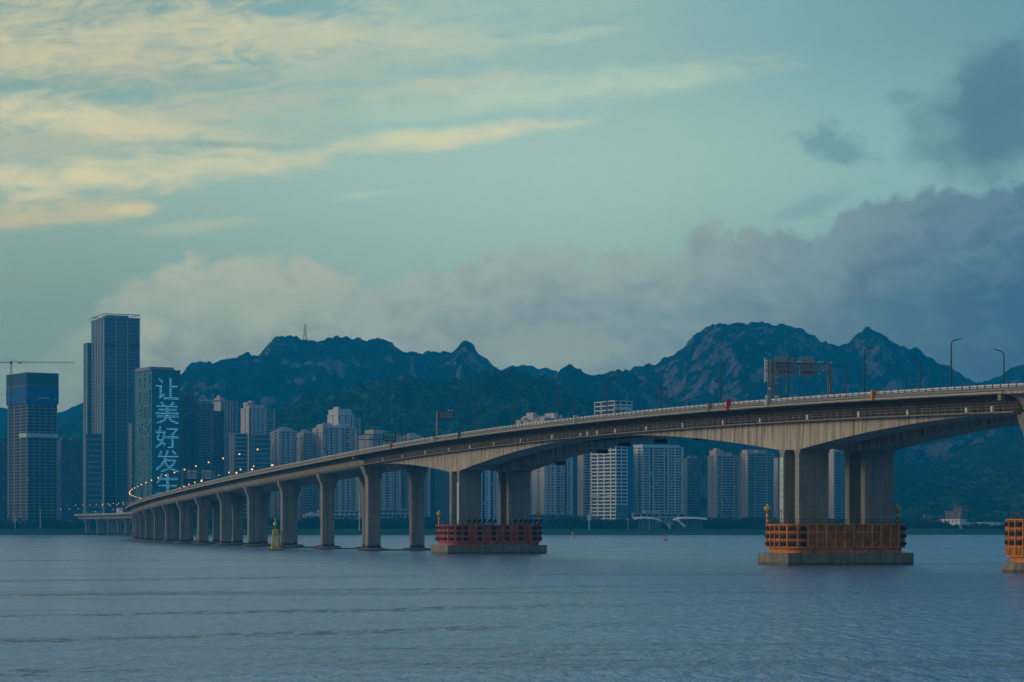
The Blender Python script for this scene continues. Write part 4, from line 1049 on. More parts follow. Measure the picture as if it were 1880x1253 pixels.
F1 = [(P_, 1), (B_, 3), (P_, .8), (G_, .7), (P_, .8), (B_, 3), (P_, 1)]
F2 = [(P_, .7), (S_, 1.6), (G_, .8), (S_, 1.6), (P_, .6), (W_, 2), (P_, .6), (S_, 1.6), (G_, .8), (S_, 1.6), (P_, .7)]
F3 = [(P_, .5), (Hh, 3), (P_, .4), (G_, .8), (P_, .4), (Hh, 3), (P_, .5)]
SL = [(P_, 3), (S_, 1.2), (P_, 3)]; SL2 = [(P_, 1.4), (S_, 1), (P_, 1.4), (G_, .6), (P_, 1.4)]; SW = [(P_, .6), (W_, 3), (P_, .6), (W_, 3), (P_, .6)]

# --- left group
tower('dark slab block at the far left edge beside the unfinished tower', -60, -40, 17, 806, 3000, F1, SW, 'dark')
tower('dark block with slim window bands between the unfinished and the tall tower', 104, 112, 150, 810, 3050, F1+F1, SW, 'dark', roof=((.1, .3, .2, .7, 0, 4), (.55, .8, .2, .7, 0, 3)))
tower('dark twin block standing low behind the foot of the tall glass tower', 128, 134, 166, 822, 3150, F2, SW, 'dark')
# unfinished concrete tower
r, Wf, Dp, ht = tower('unfinished concrete frame tower wrapped in dark blue netting at its top', 14, 50, 105, 690, 2650,
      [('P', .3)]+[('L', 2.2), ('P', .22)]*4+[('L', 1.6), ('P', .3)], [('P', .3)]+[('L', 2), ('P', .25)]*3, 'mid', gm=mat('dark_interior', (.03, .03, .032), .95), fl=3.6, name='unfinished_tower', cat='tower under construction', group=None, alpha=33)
def f_net(c2):
    def fn(t, b, co, c):
        x, y, z = t.sep(co)
        n = t.noise(co, .12, 4, .6); w = t.m('FRACT', t.m('DIVIDE', z, 4.2))
        col = t.mix(t.mr(n, .35, .65), c, tuple(v*1.5 for v in c2)+(1,)); col = t.mix(t.m('MULTIPLY', t.mr(w, .12, .0), .5), col, (c[0]*.4, c[1]*.4, c[2]*.4, 1))
        t.put(b.inputs['Base Color'], col)
    return fn
M_netb = mat('blue_net', (.010, .06, .18), .85, fn=f_net((.012, .07, .2))); M_netg = mat('green_net', (.02, .055, .065), .85, fn=f_net((.02, .05, .06)))
kk = 2650/F; zA = H+(YH-741)*kk-GZ0; zB = H+(YH-708)*kk-GZ0; zC = H+(YH-684)*kk-GZ0
mb = MB(); mb.box(-1.3, Wf+1.3, -1.3, Dp+1.3, zA, zB); tag(mb.build('safety_net', M_netb, r), 'deep blue lower net')
mb = MB(); mb.box(-1.2, Wf+1.2, -1.2, Dp+1.2, zB+.8, zC); tag(mb.build('safety_net', M_netg, r), 'dark green upper net')
mb = MB(); mb.box(-1.35, Wf+1.35, -1.35, Dp+1.35, zB+.002, zB+.798); mb.build('orange_band', mat('band_orange', (.30, .13, .05)), r)
mb = MB(); zz = H+(YH-803)*kk-GZ0; mb.box(-1.6, Wf+1.1, -1.6, -.02, zz, zz+4.0); 
for i in range(9): mb.box(1+i*Wf/9, 1.8+i*Wf/9, -1.9, -1.0, zz+4.0, zz+5.0)
mb.box(-1.6, -.02, -.02, Dp*.35, zz, zz+4.6); mb.build('scaffold_band', WM['pale'], r)
mb = MB(); zz = H+(YH-886)*kk-GZ0; mb.box(-.9, .9, -.9, -.02, zz, zz+5.2); mb.build('scaffold_band', WM['grey'], r)
mb = MB(); mb.box(1.5, Wf-.5, -.3, -.02, zz+.4, zz+4.5); mb.build('machine_floor', M_dgrey, r)
mb = MB(); mb.box(Wf*.40, Wf*.72, -1.36, -1.302, zA+5.5, zA+7.3); mb.box(Wf*.36, Wf*.39, -1.36, -1.302, zA+5.0, zA+7.8); mb.box(Wf*.92, Wf*.97, -1.36, -1.302, zA+4.6, zA+6.6); mb.build('lettering', mat('banner_white', (.32, .42, .5)), r)
# tower crane
d = 2640; X_ = (20.5-940)/F*d; zt = H+(YH-666)*d/F; cr = empty('tower_crane', (X_, d, GZ0), 'brown tower crane with a long level jib over the unfinished tower', 'tower crane', R(8))
mb = MB(); hh = zt-GZ0
for sx_ in (-1, 1):
    for sy_ in (-1, 1): mb.box(sx_*1.0-.16, sx_*1.0+.16, sy_*1.0-.16, sy_*1.0+.16, 0, hh)
z = 0
while z < hh-3: mb.bar((-1, -1, z), (1, -1, z+3), .14, 4); mb.bar((1, -1, z), (1, 1, z+3), .14, 4); mb.bar((-1, 1, z+3), (1, 1, z), .12, 4); z += 3
M_crane = mat('crane_paint', (.20, .10, .05), .7); mb.build('mast', M_crane, cr)
mb = MB()
for y_, z_ in ((-.7, 0), (.7, 0), (0, 1.5)): mb.bar((0, y_, hh+z_), (68, y_, hh+z_+ (0 if z_ == 0 else -.6)), .16, 4)
x_ = 0; i = 0
while x_ < 66: mb.bar((x_, -.7, hh), (x_+2.2, 0, hh+1.4), .1, 3); mb.bar((x_+2.2, 0, hh+1.4), (x_+4.4, .7, hh), .1, 3); x_ += 4.4
mb.build('jib', mat('crane_jib', (.16, .15, .13), .7), cr)
mb = MB(); mb.box(-16, 0, -.8, .8, hh-.3, hh+.5); mb.box(-16, -12, -1, 1, hh-2.4, hh-.3); mb.build('counter_jib', M_crane, cr)
mb = MB(); mb.box(-1.2, 1.2, -1.2, 1.2, hh-2, hh+1.0); mb.bar((0, 0, hh), (.5, 0, hh+4.5), .5, 5, .2); mb.bar((.5, 0, hh+4.4), (9, 0, hh+1.0), .1, 4); mb.bar((.5, 0, hh+4.4), (-10, 0, hh+.6), .1, 4); mb.box(8, 11, -1, .6, hh-1.4, hh+.2); mb.build('cab', M_dgrey, cr)

# tallest glass tower
r, Wf, Dp, ht = tower('tallest glass tower with pale vertical fins and a see through crown', 167, 191, 257, 584, 2750, [('P', .12), ('M', 1), ('P', .12), ('M', 1), ('P', .12), ('M', 1), ('P', .14)],
      [('P', .4), ('M', .8), ('P', .4), ('M', .8), ('P', .4), ('M', .8), ('P', .4), ('M', .8), ('P', .7)], 'steel', gm=M_cw, fl=4.2, name='glass_tower', cat='skyscraper', group=None, alpha=24)
kk = 2750/F; mb = MB()
for z_ in (634, 716): 
    zz = H+(YH-z_)*kk-GZ0
    for a0, a1 in ((.03, .31), (.69, .98)): mb = MB(); mb.box(Wf*a0, Wf*a1, -.06, .58, zz-2.6, zz+2.6); mb.build('louvre_band', M_dgrey, r)
mb = MB(); zc = H+(YH-577)*kk-GZ0
n_ = 15
for i in range(n_+1): x_ = Wf*i/n_; mb.box(x_-.22, x_+.22, -.1, .3, ht+.9, zc)
for i in range(7): y_ = Dp*i/6; mb.box(-.1, .3, y_-.3, y_+.3, ht+.9, zc)
mb.box(-.1, Wf+.1, -.1, .5, zc, zc+.9); mb.box(-.1, .5, .5, Dp, zc, zc+.9); mb.box(Wf-.4, Wf+.1, .5, Dp, zc, zc+.9); mb.box(.5, Wf-.4, Dp-.5, Dp, zc, zc+.9)
mb.build('crown', WM['steel'], r)
mb = MB(); mb.box(Wf*.2, Wf*.8, Dp*.3, Dp*.7, ht+.9, ht+5); mb.build('plant_room', WM['dark'], r)
tower('lower glass block attached behind the left side of the tallest tower', 153, 160, 190, 631, 2800, [('P', .2), ('M', 1), ('P', .3), ('M', 1), ('P', .3)], [('P', 1), ('M', 2), ('P', 1)], 'steel', gm=M_cw, fl=4.2, name='glass_tower', cat='skyscraper', group=None, alpha=24)
tower('pink edged gridded block at the foot of the tallest glass tower', 156, 158, 187, 798, 2715, [('P', .25), ('W', 3), ('P', .12), ('W', 3), ('P', .12), ('W', 3), ('P', .3)], [('P', 1)], 'steel', gm=M_cw, fl=6.2, name='office_block', cat='office block', group=None, alpha=14)
tower('narrow tan slab with a ladder of balconies between the two glass towers', 236, 241.5, 246.5, 779, 2700, [('B', 1)], [('P', 1)], 'beige', fl=6.6, alpha=24, group=None, name='apartment_slab', cat='apartment block', balm=WM['pale'])
# teal tower with lettering
r, Wf, Dp, ht = tower('teal glass tower with big white characters running down its front', 245, 279, 331, 680, 2620, [('P', .06), ('M', 3), ('P', .06)], [('P', .1), ('M', 3), ('P', .1)], 'teal', gm=M_ct, fl=3.6, roof=(), name='teal_tower', cat='office tower', group=None, alpha=31)
mb = MB(); mb.box(Wf*.0, Wf*.86, Dp*.12, Dp*.9, ht+.91, ht+4.2); mb.build('roof_screen', WM['mid'], r)
def f_led(col, st, per):
    def fn(t, b, co, c):
        x, y, z = t.sep(co)
        s = t.m('MULTIPLY', t.mr(t.m('ABSOLUTE', t.m('SUBTRACT', t.m('FRACT', t.m('DIVIDE', y, per)), .5)), .42, .16), t.mr(t.m('ABSOLUTE', t.m('SUBTRACT', t.m('FRACT', t.m('DIVIDE', x, 1.35)), .5)), .48, .2))
        wn = t.noise(co, .4, 2); s = t.m('MULTIPLY', s, t.mr(wn, .3, .6, .45, 1.0))
        b.inputs['Base Color'].default_value = (.03, .1, .14, 1)
        b.inputs['Emission Color'].default_value = col+(1,); t.put(b.inputs['Emission Strength'], t.m('MULTIPLY', s, st))
    return fn
M_led = mat('led_white', (0, 0, 0), .5, fn=f_led((.17, .56, .76), 1.0, 2.0)); M_led2 = mat('led_dim', (0, 0, 0), .5, fn=f_led((.55, .62, .62), .13, 1.6))
M_led3 = mat('led_blue_field', (0, 0, 0), .5, fn=f_led((.0, .40, .46), 1.3, 2.1))
kk = 2620/F
def put_text(ch, xl, zc, w, h, left, m):
    cu = bpy.data.curves.new('lettering', 'FONT'); cu.body = ch; cu.align_x = 'CENTER'; cu.align_y = 'CENTER'; cu.size = h*1.12; cu.extrude = .05; cu.offset = .006*h
    cu.materials.append(m); o = bpy.data.objects.new('lettering', cu); COL.objects.link(o); o.parent = r
    o.scale = (w/h, 1, 1)
    bpy.context.view_layer.update(); me_ = bpy.data.meshes.new_from_object(o.evaluated_get(bpy.context.evaluated_depsgraph_get())); bpy.data.objects.remove(o); o = bpy.data.objects.new('lettering', me_); COL.objects.link(o); o.parent = r; o.scale = (w/h, 1, 1)
    if not me_.materials: me_.materials.append(m)
    if left: o.location = (-.25, xl, zc); o.rotation_euler = (R(90), 0, R(-90))
    else: o.location = (xl, -.25, zc); o.rotation_euler = (R(90), 0, 0)
    return o
zs_ = [717, 761, 806, 850, 893]
for ch, y_ in zip('让美好发生', zs_): put_text(ch, Wf*.54, H+(YH-y_)*kk-GZ0, Wf*.80, 39*kk, False, M_led)
for i, ch in enumerate('中国邮政储蓄银行'): put_text(ch, Dp*.45, H+(YH-(700+i*29.2))*kk-GZ0, Dp*.66, 25*kk, True, M_led2)
mb = MB(); mb.box(Wf*.12, Wf*.96, -.12, -.04, 8, ht-6); mb.build('light_field', M_led3, r)

# --- residential group left of the approach spans
tower('dark balcony tower beside the teal tower, flat topped', 334, 336, 358, 728, 2780, F1, SW, 'dark', roof=((.3, .9, .2, .8, 0, 3.5),), group=None)
tower('blue grey balcony tower with a long pale roof slab', 356, 359, 393, 741, 2790, [(P_, .4), (B_, 3), (P_, .4), (B_, 3), (P_, .4), (B_, 3), (P_, .4)], SW, 'mid', rm=WM['pale'], roof=((.3, 1.35, .1, .8, 2.0, 1.8),))
tower('tower with a bright tan stair core and stepped back top', 391, 405, 436, 738, 2860, [(P_, .6), (W_, 1.5), (P_, .6), (G_, .6), (P_, .6), (W_, 1.5), (P_, .6), (G_, .6), (P_, .6), (B_, 2), (P_, .6)], [(P_, 3), (S_, .8), (P_, 2)], 'beige', roof=((0, .3, .1, .8, 0, 4), (.05, .15, .3, .6, 4, 3)))
tower('dark lower tower in front of the one with the tan stair core', 389, 391, 412, 756, 2740, F1, SW, 'dark')
tower('tall pale tower with a stepped crown and white dome on the roof', 442, 457, 489, 750, 2900, [(G_, .9), (P_, .8), (S_, 1.4), (P_, .5), (S_, 1.4), (P_, .5), (S_, 1.4), (P_, .9)], [(P_, 1.2), (S_, 1), (P_, 1.6)], 'beige', roof=((.1, .95, .1, .9, 0, 3.6), (.0, .3, .1, .7, 3.6, 3), (.22, .32, .2, .5, 3.6, 5)))
tower('narrow wing joined to the right of the tall stepped tower', 486, 488, 505, 753, 2915, [(P_, .6), (B_, 3), (P_, .8)], SW, 'beige')
tower('office block with a bright frame round dark glass and a pink side', 420, 429, 456, 797, 2650, [(P_, .5), (L_, 4), (P_, .5)], [(P_, 1), (S_, .8), (P_, 1.2)], 'beige', gm=M_cw, fl=4.6, name='office_block', cat='office block', group=None)
tower('glass office block with white ledges right of the framed one', 461, 466, 497, 799, 2640, [(P_, .3), (L_, 3), (P_, .15), (L_, 3), (P_, .3)], [(P_, .4), (M_ := 'M', 2), (P_, .4)], 'steel', gm=M_cw, fl=5.2, name='office_block', cat='office block', group=None)
tower('tower with a rosy flank and peaked roof left of the stepped pale tower', 496, 513, 546, 793, 2700, F2, [(P_, 1.2), (W_, 1), (P_, 2)], 'beige', roof=(('hip', .1, .9, 5),))
tower('slimmer peaked tower in the gap left of the wide stepped block', 545, 558, 574, 797, 2730, F3, [(P_, 1.6), (W_, .8), (P_, 2)], 'beige', roof=(('hip', 0, 1, 5),))
tower('tall cream tower rising behind with a stepped wedding cake top', 601, 621, 650, 762, 3050, [(G_, .8), (P_, .8), (S_, 1), (P_, .6), (G_, .6), (P_, .6), (S_, 1), (P_, .6), (G_, .6), (P_, .8)], [(P_, 1.4), (S_, .9), (P_, 1.4)], 'pale', roof=((0, .85, 0, .9, 0, 6.5), (.1, .25, .2, .6, 6.5, 3)))
tower('lower wing on the right of the tall cream tower', 646, 648, 662, 769, 3070, [(P_, .6), (B_, 3), (P_, .7)], SW, 'pale', group=None)
tower('wide pale block with rows of peaked roofs before the tall cream tower', 573, 593, 655, 787, 2720, F2+F2, [(P_, 2), (W_, .8), (P_, 2)], 'beige', roof=(('hip', .02, .45, 6), ('hip', .5, .98, 6), (.0, .06, 0, .6, 0, 4)))
tower('hip roofed block seen behind the green road sign', 654, 686, 736, 800, 2760, F2, SL, 'beige', roof=(('hip', .1, .8, 6.5), (0, .25, 0, .5, 0, 6)))
tower('hip roofed block seen through the left large piers, right of the road sign', 730, 752, 790, 806, 2780, F2, SL, 'beige', roof=(('hip', .0, .75, 6.5),))
tower('dark blue glass block seen just left of the red fender pier', 784, 798, 830, 812, 2800, [(P_, .3), (M_, 3), (P_, .3)], [(P_, 1)], 'dark', gm=M_cw, group=None)
tower('dark slab half hidden by the walls of the mid river pier', 828, 834, 878, 818, 2900, F1, SW, 'dark', group=None)
tower('light blue gridded block framed between the walls of the mid river pier', 868, 876, 946, 812, 2700, [(P_, .5), (S_, 1), (G_, .9), (S_, 1), (P_, .5), (G_, .9), (S_, 1.2), (S_, 1.2), (P_, .6), (S_, 1), (G_, .9), (S_, 1), (P_, .5)], SW, 'pale')
tower('long cream block whose two stepped crowns show above the deck', 947, 1000, 1052, 769, 2750, [(P_, .5), (S_, 1), (S_, 1), (P_, .5), (W_, 1), (S_, 1), (G_, .6), (S_, 1), (P_, .5)], [(P_, 1), (S_, 1), (P_, 1), (W_, 1), (P_, 1.2), (G_, .5), (P_, 1.2)], 'beige',
      roof=((.0, .2, .35, .75, 0, 4), (.05, .15, .42, .68, 4, 3.5), (-.12, .0, .6, .7, 0, 2), (.55, .85, .2, .7, 0, 4), (.62, .78, .3, .6, 4, 3)))
tower('slim blue glass slab right of the long cream block', 1046, 1049, 1058, 830, 2850, [(P_, .3), (M_, 2), (P_, .3)], SW, 'teal', gm=M_cw, group=None)
tower('pink flanked balcony block left of the half built tower', 1060, 1071, 1088, 826, 2720, [(P_, .4), (B_, 3), (P_, .6)], [(P_, 2), (S_, .8), (P_, 2)], 'pink')
# half built white frame towers
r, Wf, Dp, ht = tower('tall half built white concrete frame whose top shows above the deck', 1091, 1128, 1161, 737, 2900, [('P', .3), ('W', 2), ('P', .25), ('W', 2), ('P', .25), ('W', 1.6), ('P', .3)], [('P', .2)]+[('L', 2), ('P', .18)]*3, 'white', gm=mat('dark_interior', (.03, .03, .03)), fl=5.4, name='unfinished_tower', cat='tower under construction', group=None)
mb = MB(); mb.box(Wf*.72, Wf+.1, -.5, -.1, 0, ht*.88); mb.build('safety_net', mat('bright_blue_net', (.01, .14, .34), .85), r)
mb = MB(); mb.box(-.6, Wf*.9, -.6, -.3, ht*.935, ht*.955); mb.build('scaffold_band', WM['white'], r)
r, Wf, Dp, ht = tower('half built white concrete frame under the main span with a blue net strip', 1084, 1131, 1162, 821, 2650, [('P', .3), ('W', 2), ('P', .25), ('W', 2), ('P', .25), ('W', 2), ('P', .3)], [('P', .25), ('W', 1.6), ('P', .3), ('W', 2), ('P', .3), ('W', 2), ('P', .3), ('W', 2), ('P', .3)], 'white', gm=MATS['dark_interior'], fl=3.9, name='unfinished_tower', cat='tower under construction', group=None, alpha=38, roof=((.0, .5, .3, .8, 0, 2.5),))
mb = MB(); mb.box(Wf*.70, Wf+.3, -.7, -.1, 0, ht+1.5); mb.build('safety_net', MATS['bright_blue_net'], r)
def f_thin(t, b, co, c):
    n = t.noise(co, .15, 3); t.put(b.inputs['Base Color'], t.mix(t.mr(n, .35, .6), (.05, .09, .13, 1), (.10, .16, .21, 1)))
mb = MB(); mb.box(-.9, Wf*.69, -.9, -.5, 0, ht*.30)
mb2 = MB()
for z in np.arange(1, ht*.3, 2.0): mb2.box(-.95, Wf*.69, -.96, -.905, z, z+.14)
mb.build('scaffold_sheet', mat('scaffold_sheet', (.08, .12, .16), .9, fn=f_thin), r); mb2.build('scaffold_rail', WM['grey'], r)
mb = MB(); zz = H+(YH-911)*2650/F-GZ0
mb.box(-1.4, -.02, 3, 14, zz, zz+.8); mb.box(-1.4, -.02, Dp*.6, Dp, zz, zz+.8); mb.box(.5, 14, -1.3, -.92, 12, 12.8); mb.build('loading_platform', WM['white'], r)
# apartments right of mid view
tower('broad pale block of three window bays with a flat roof slab, under the span', 1160, 1180, 1255, 822, 2680, [(P_, .6), (Hh, 2.0), (P_, .4), (G_, 1.0), (P_, .5), (Hh, 4.2), (P_, .4), (G_, .9), (P_, .5), (Hh, 2.4), (P_, .5), (Hh, 2.4), (P_, .8)], [(P_, .8), (W_, 1.4), (P_, .8), (S_, 1), (P_, .8)], 'pale', balm=WM['pale'], roof=((.0, .9, .0, .9, 0, 2.4),), rm=WM['pale'])
tower('dark tower with one tan edge right of the broad pale block', 1255, 1262, 1287, 843, 2780, [(P_, .3), (B_, 1.3), (P_, .3), (B_, 4), (P_, .3)], [(P_, 1)], 'mid', roof=((.2, .8, .2, .8, 0, 3),))
tower('far blue slab filling the gap before the pair of pink flanked towers', 1284, 1287, 1302, 873, 3200, [(P_, .3), (M_, 2), (P_, .3), (M_, 2), (P_, .3)], [(P_, 1)], 'mid', gm=M_cw, group=None)
tower('left one of the two pink flanked towers with peaked tops', 1299, 1316, 1358, 838, 2700, [(P_, .4), (W_, 1.2), (P_, .4), (B_, 4), (P_, .4), (W_, 1.2), (P_, .5)], [(P_, 1.4), (S_, 1), (P_, 1.6)], 'pink', balm=WM['grey'], roof=((.0, .35, .1, .8, 0, 6), (.4, .7, .1, .8, 0, 3.5), (.08, .22, .2, .6, 6, 2)))
tower('right one of the two pink flanked towers, its front all blue glass', 1359, 1373, 1421, 834, 2700, [(P_, .2), (B_, 2.4), (P_, .3), (L_, 4), (P_, .3), (B_, 2.2), (P_, .3)], [(P_, 1.4), (S_, .9), (P_, 1.6)], 'pink', gm=M_cw, balm=WM['mid'], roof=((.0, .25, .1, .8, 0, 4), (.4, .75, .1, .8, 0, 3.6)))
tower('thin pink slab just left of the nearest large pier', 1420, 1428, 1440, 842, 2740, [(P_, 2), (S_, 1), (P_, 1)], SL, 'pink', group=None)
tower('slim tower with a pink flank seen between the walls of the nearest pier', 1516, 1531, 1556, 830, 2700, [(P_, .4), (B_, 3), (P_, .3), (B_, 2), (P_, .4)], [(P_, 1)], 'pink', gm=M_cw, balm=WM['mid'], roof=((.1, .6, .2, .8, 0, 2.6),))
# podiums and low houses behind the trees
def lowrise(label, x0, x1, yt, d, wm, front=None, name='low_block', cat='low building', fl=4.0, left=None, xs=None, gm=None, roof=(), alpha=12):
    return tower(label, x0, xs or x0+ (x1-x0)*.04, x1, yt, d, front or ([(P_, .4), (W_, 2)]*8+[(P_, .4)]), left or SW, wm, gm=gm, fl=fl, name=name, cat=cat, group=None, alpha=alpha, roof=roof)
lowrise('long low pale podium behind the trees left of the second flared pier', 583, 660, 939, 2580, 'pale')
lowrise('long low podium seen between the two flared piers at mid left', 694, 760, 937, 2585, 'grey')
lowrise('podium with a dark flat canopy before the broad pale block', 1160, 1258, 944, 2590, 'grey', roof=((.2, .5, .0, .6, 0, 2.6),))
lowrise('low glass podium behind the trees left of the half built tower', 965, 1056, 946, 2590, 'mid')
r, Wf, Dp, ht = lowrise('small white house with a gable and round arches behind the bank', 557, 588, 948, 2560, 'pale', [(P_, .6), (G_, .8), (P_, .4), (G_, .8), (P_, .4), (G_, .8), (P_, .6)], 'gabled_house', 'house', 9)
mb = MB(); mb.add([(0, -.3, ht+.9), (Wf, -.3, ht+.9), (Wf*.5, -.3, ht+4.8), (0, Dp, ht+.9), (Wf, Dp, ht+.9), (Wf*.5, Dp, ht+4.8)], [(0, 1, 2), (3, 5, 4), (0, 2, 5, 3), (1, 4, 5, 2), (0, 3, 4, 1)]); mb.build('gable', WM['pale'], r)
lowrise('dark low block under the street lights at far left', 20, 80, 956, 2700, 'dark'); lowrise('dark low warehouse at the foot of the tall tower', 108, 150, 957, 2660, 'mid')
# works on the right shore
lowrise('bright white two storey works building on the right shore', 1728, 1773, 955, 2560, 'white', [(P_, 1), (S_, 1), (P_, .5), (S_, 1), (P_, .5), (S_, 1), (P_, .5), (S_, 1), (P_, 1)], 'works_building', 'works building', 6.5, [(P_, 1), (S_, 1), (P_, .5), (S_, 1), (P_, .5), (S_, 1), (P_, .5), (S_, 1), (P_, 1)], 1763, alpha=42)
lowrise('red brown block rising behind the white works building', 1735, 1776, 940, 2610, 'brown', [(P_, 5)], 'works_building', 'works building', 6, [(P_, 1)], 1765, roof=((.0, .14, 0, .5, 0, 2.4), (.38, .5, .1, .6, 0, 3.8), (.75, .85, .1, .6, 0, 2.4)), alpha=60)
lowrise('low dull red sheds left of the white works building', 1697, 1733, 950, 2640, 'brown', [(P_, 1), (W_, 1), (P_, 1)], 'works_shed', 'shed', 5, [(P_, 1)], alpha=8, roof=((.0, .3, .1, .7, 0, 2),))
lowrise('small white house with a dark round window right of the works building', 1774, 1790, 961, 2560, 'pale', [(P_, 1), (S_, 1), (P_, 1)], 'works_shed', 'shed', 4.5, [(P_, 1)], alpha=8)
lowrise('long low white shed close to the right shore', 1797, 1836, 960.5, 2565, 'white', [(P_, 3), (S_, .4), (P_, 1), (S_, .4), (P_, 1)], 'works_shed', 'shed', 5, [(P_, 1)], alpha=8)
lowrise('white shed end peeping out left of the rightmost fender', 1836, 1856, 962, 2575, 'white', [(P_, 1)], 'works_shed', 'shed', 5, [(P_, 1)], alpha=8)

# wing roofed pavilion
d = 2510; k_ = d/F; r = empty('wing_roof_pavilion', ((1229-940)*k_, d, GZ0), 'white wing roofed pavilion with a dipping funnel centre on the bank', 'pavilion')
def wingz(x): # x in metres from the funnel centre
    px = x/k_
    if px <= 0: return np.interp(px, [-66, -56, -44, -30, -20, -12, -6, 0], [953.5, 951.4, 951.2, 952.2, 954.5, 958, 963, 968])
    return np.interp(px, [0, 4, 8, 14, 24, 50, 68], [968, 961, 956, 952.6, 951.6, 951.9, 953.4])
xs_ = np.concatenate([np.linspace(-64*k_, 0, 34), np.linspace(0, 68*k_, 34)[1:]]); rg = []
for x in xs_:
    z = H+(YH-wingz(x))*k_-GZ0; z = max(z, .8)
    wid = 12*min(1, .35+abs(x)/(26*k_)); rg.append([(x, -wid, z-.8), (x, wid, z-.2), (x, wid, z+1.2), (x, -wid, z+.4)])
mb = MB(); mb.loft(rg); mb.build('wing_roof', WM['white'], r, smooth=False)
mb = MB(); rg = []
for i in range(13):
    t = i/12; x = (8+18*t)*k_; z = H+(YH-(953+14*t**1.2))*k_-GZ0; rg.append([(x-.5, -13, z-.5), (x+1.2, -13, z-.5), (x+1.2, -12, z+.6), (x-.5, -12, z+.6)])
mb.loft(rg); mb.build('roof_rib', WM['white'], r)
mb = MB(); mb.lathe([(.5, 0), (1.3, 3.0), (3.0, 6.0), (5.4, 8.4), (9.5, 10.6)], 20, (0, -6, 0)); mb.build('funnel', WM['white'], r)
mb = MB(); mb.box(-58*k_, -26*k_, -7, 10, 0, 11.0); mb.box(-25.9*k_, -17*k_, -7, 10, 0, 8.5); mb.box(13*k_, 60*k_, -7, 10, 0, 11.0); mb.build('glass_wall', M_cw, r)
mb = MB()
for x in list(np.arange(-56, -15, 8))+list(np.arange(16, 60, 8)): mb.box(x*k_-.12, x*k_+.12, -7.2, -7.002, 0, 8.4)
mb.build('mullion', M_grey, r)
# bright media board, masts, billboard
d = 2620; k_ = d/F; r = empty('media_board', ((214-940)*k_, d, GZ0), 'bright multicoloured media board beside the foot of the tallest tower', 'screen', R(10))
def f_scr(t, b, co, c):
    n = t.n('ShaderNodeTexNoise'); t.put(n.inputs[0], co); n.inputs['Scale'].default_value = .25; n.inputs['Detail'].default_value = 2
    hs = t.n('ShaderNodeHueSaturation'); t.put(hs.inputs['Color'], n.outputs[1]); hs.inputs['Saturation'].default_value = 2.0
    t.put(b.inputs['Emission Color'], hs.outputs[0]); b.inputs['Emission Strength'].default_value = .5; b.inputs['Base Color'].default_value = (.1, .1, .1, 1)
mb = MB(); mb.box(0, 6.5, -.3, .3, 8, 24); mb.build('screen', mat('screen', (0, 0, 0), .4, fn=f_scr), r)
mb = MB(); mb.box(-.4, 6.9, .32, .8, 7.5, 24.5); mb.box(2.7, 3.7, .4, .79, 0, 7.5); mb.build('frame', M_dgrey, r)
def mast(x_, yt, label, wd=.45, name='light_mast', top=True, d=2470):
    k_ = d/F; r = empty(name, ((x_-940)*k_, d, 5.2), label, 'mast'); hh = H+(YH-yt)*k_-5.2
    mb = MB(); mb.bar((0, 0, -1.5), (0, 0, hh), wd, 8, wd*.6); mb.build('pole', M_white, r)
    mb = MB(); mb.lathe([(wd*.5, 0), (1.4, .15), (1.4, .5), (.3, .7)], 10, (0, 0, hh)) if top else mb.box(-1.2, 1.2, -.3, .3, hh-.3, hh+.1); mb.build('head', M_white, r); return r
mast(660, 907, 'tall white light mast seen between the two flared piers at mid left', .55)
r = mast(1081.5, 938, 'white pole carrying a small square board, left of the half built tower', .5, 'board_mast', False)
mb = MB(); mb.box(-2.2, 2.2, -.5, .3, 9.5, 14.5); mb.build('board', WM['pale'], r); mb = MB(); mb.box(-3.4, 3.4, -.8, .6, 14.6, 15.2); mb.build('board_roof', WM['pale'], r)
mast(1153, 955, 'thin white pole at the left end of the wing roofed pavilion', .22)
mast(1192, 954, 'thin white pole in front of the wing roofed pavilion', .2)
mast(74, 936, 'thin pale pole on the bank below the unfinished tower', .35, d=2520)
mast(28, 948, 'short pale pole on the bank at the far left', .3, d=2520)
mast(1762, 944, 'slim dark flagpole before the white works building', .2, d=2500)
# shore road lamps at the far left (lit)
pts_ = [(12, 944), (27, 945), (42, 943.5), (59, 941), (78, 939), (93, 937.5), (109, 936), (125, 935), (141, 934.5), (172, 940), (205, 936)]
for i, (x_, y_) in enumerate(pts_):
    d = 2700; k_ = d/F; zt = H+(YH-y_)*k_
    r = empty('street_lamp', ((x_-940)*k_, d, GZ0), '%s shore road lamp counting from the left end of the far bank' % ORD[i], 'street lamp', group='lit lamps along the shore road')
    mb = MB(); mb.bar((0, 0, 0), (0, 0, zt-GZ0-.5), .12, 5); mb.bar((0, 0, zt-GZ0-.5), (1.5, 0, zt-GZ0), .08, 4); mb.build('pole', M_dgrey, r)
    mb = MB(); mb.lathe([(.05, -.3), (.42, -.15), (.42, .15), (.1, .3)], 8, (1.6, 0, zt-GZ0)); mb.build('glowing_lens', mat('pale_glow', (1, .7, .4), .5, emit=(1, .66, .34), es=1.6), r)
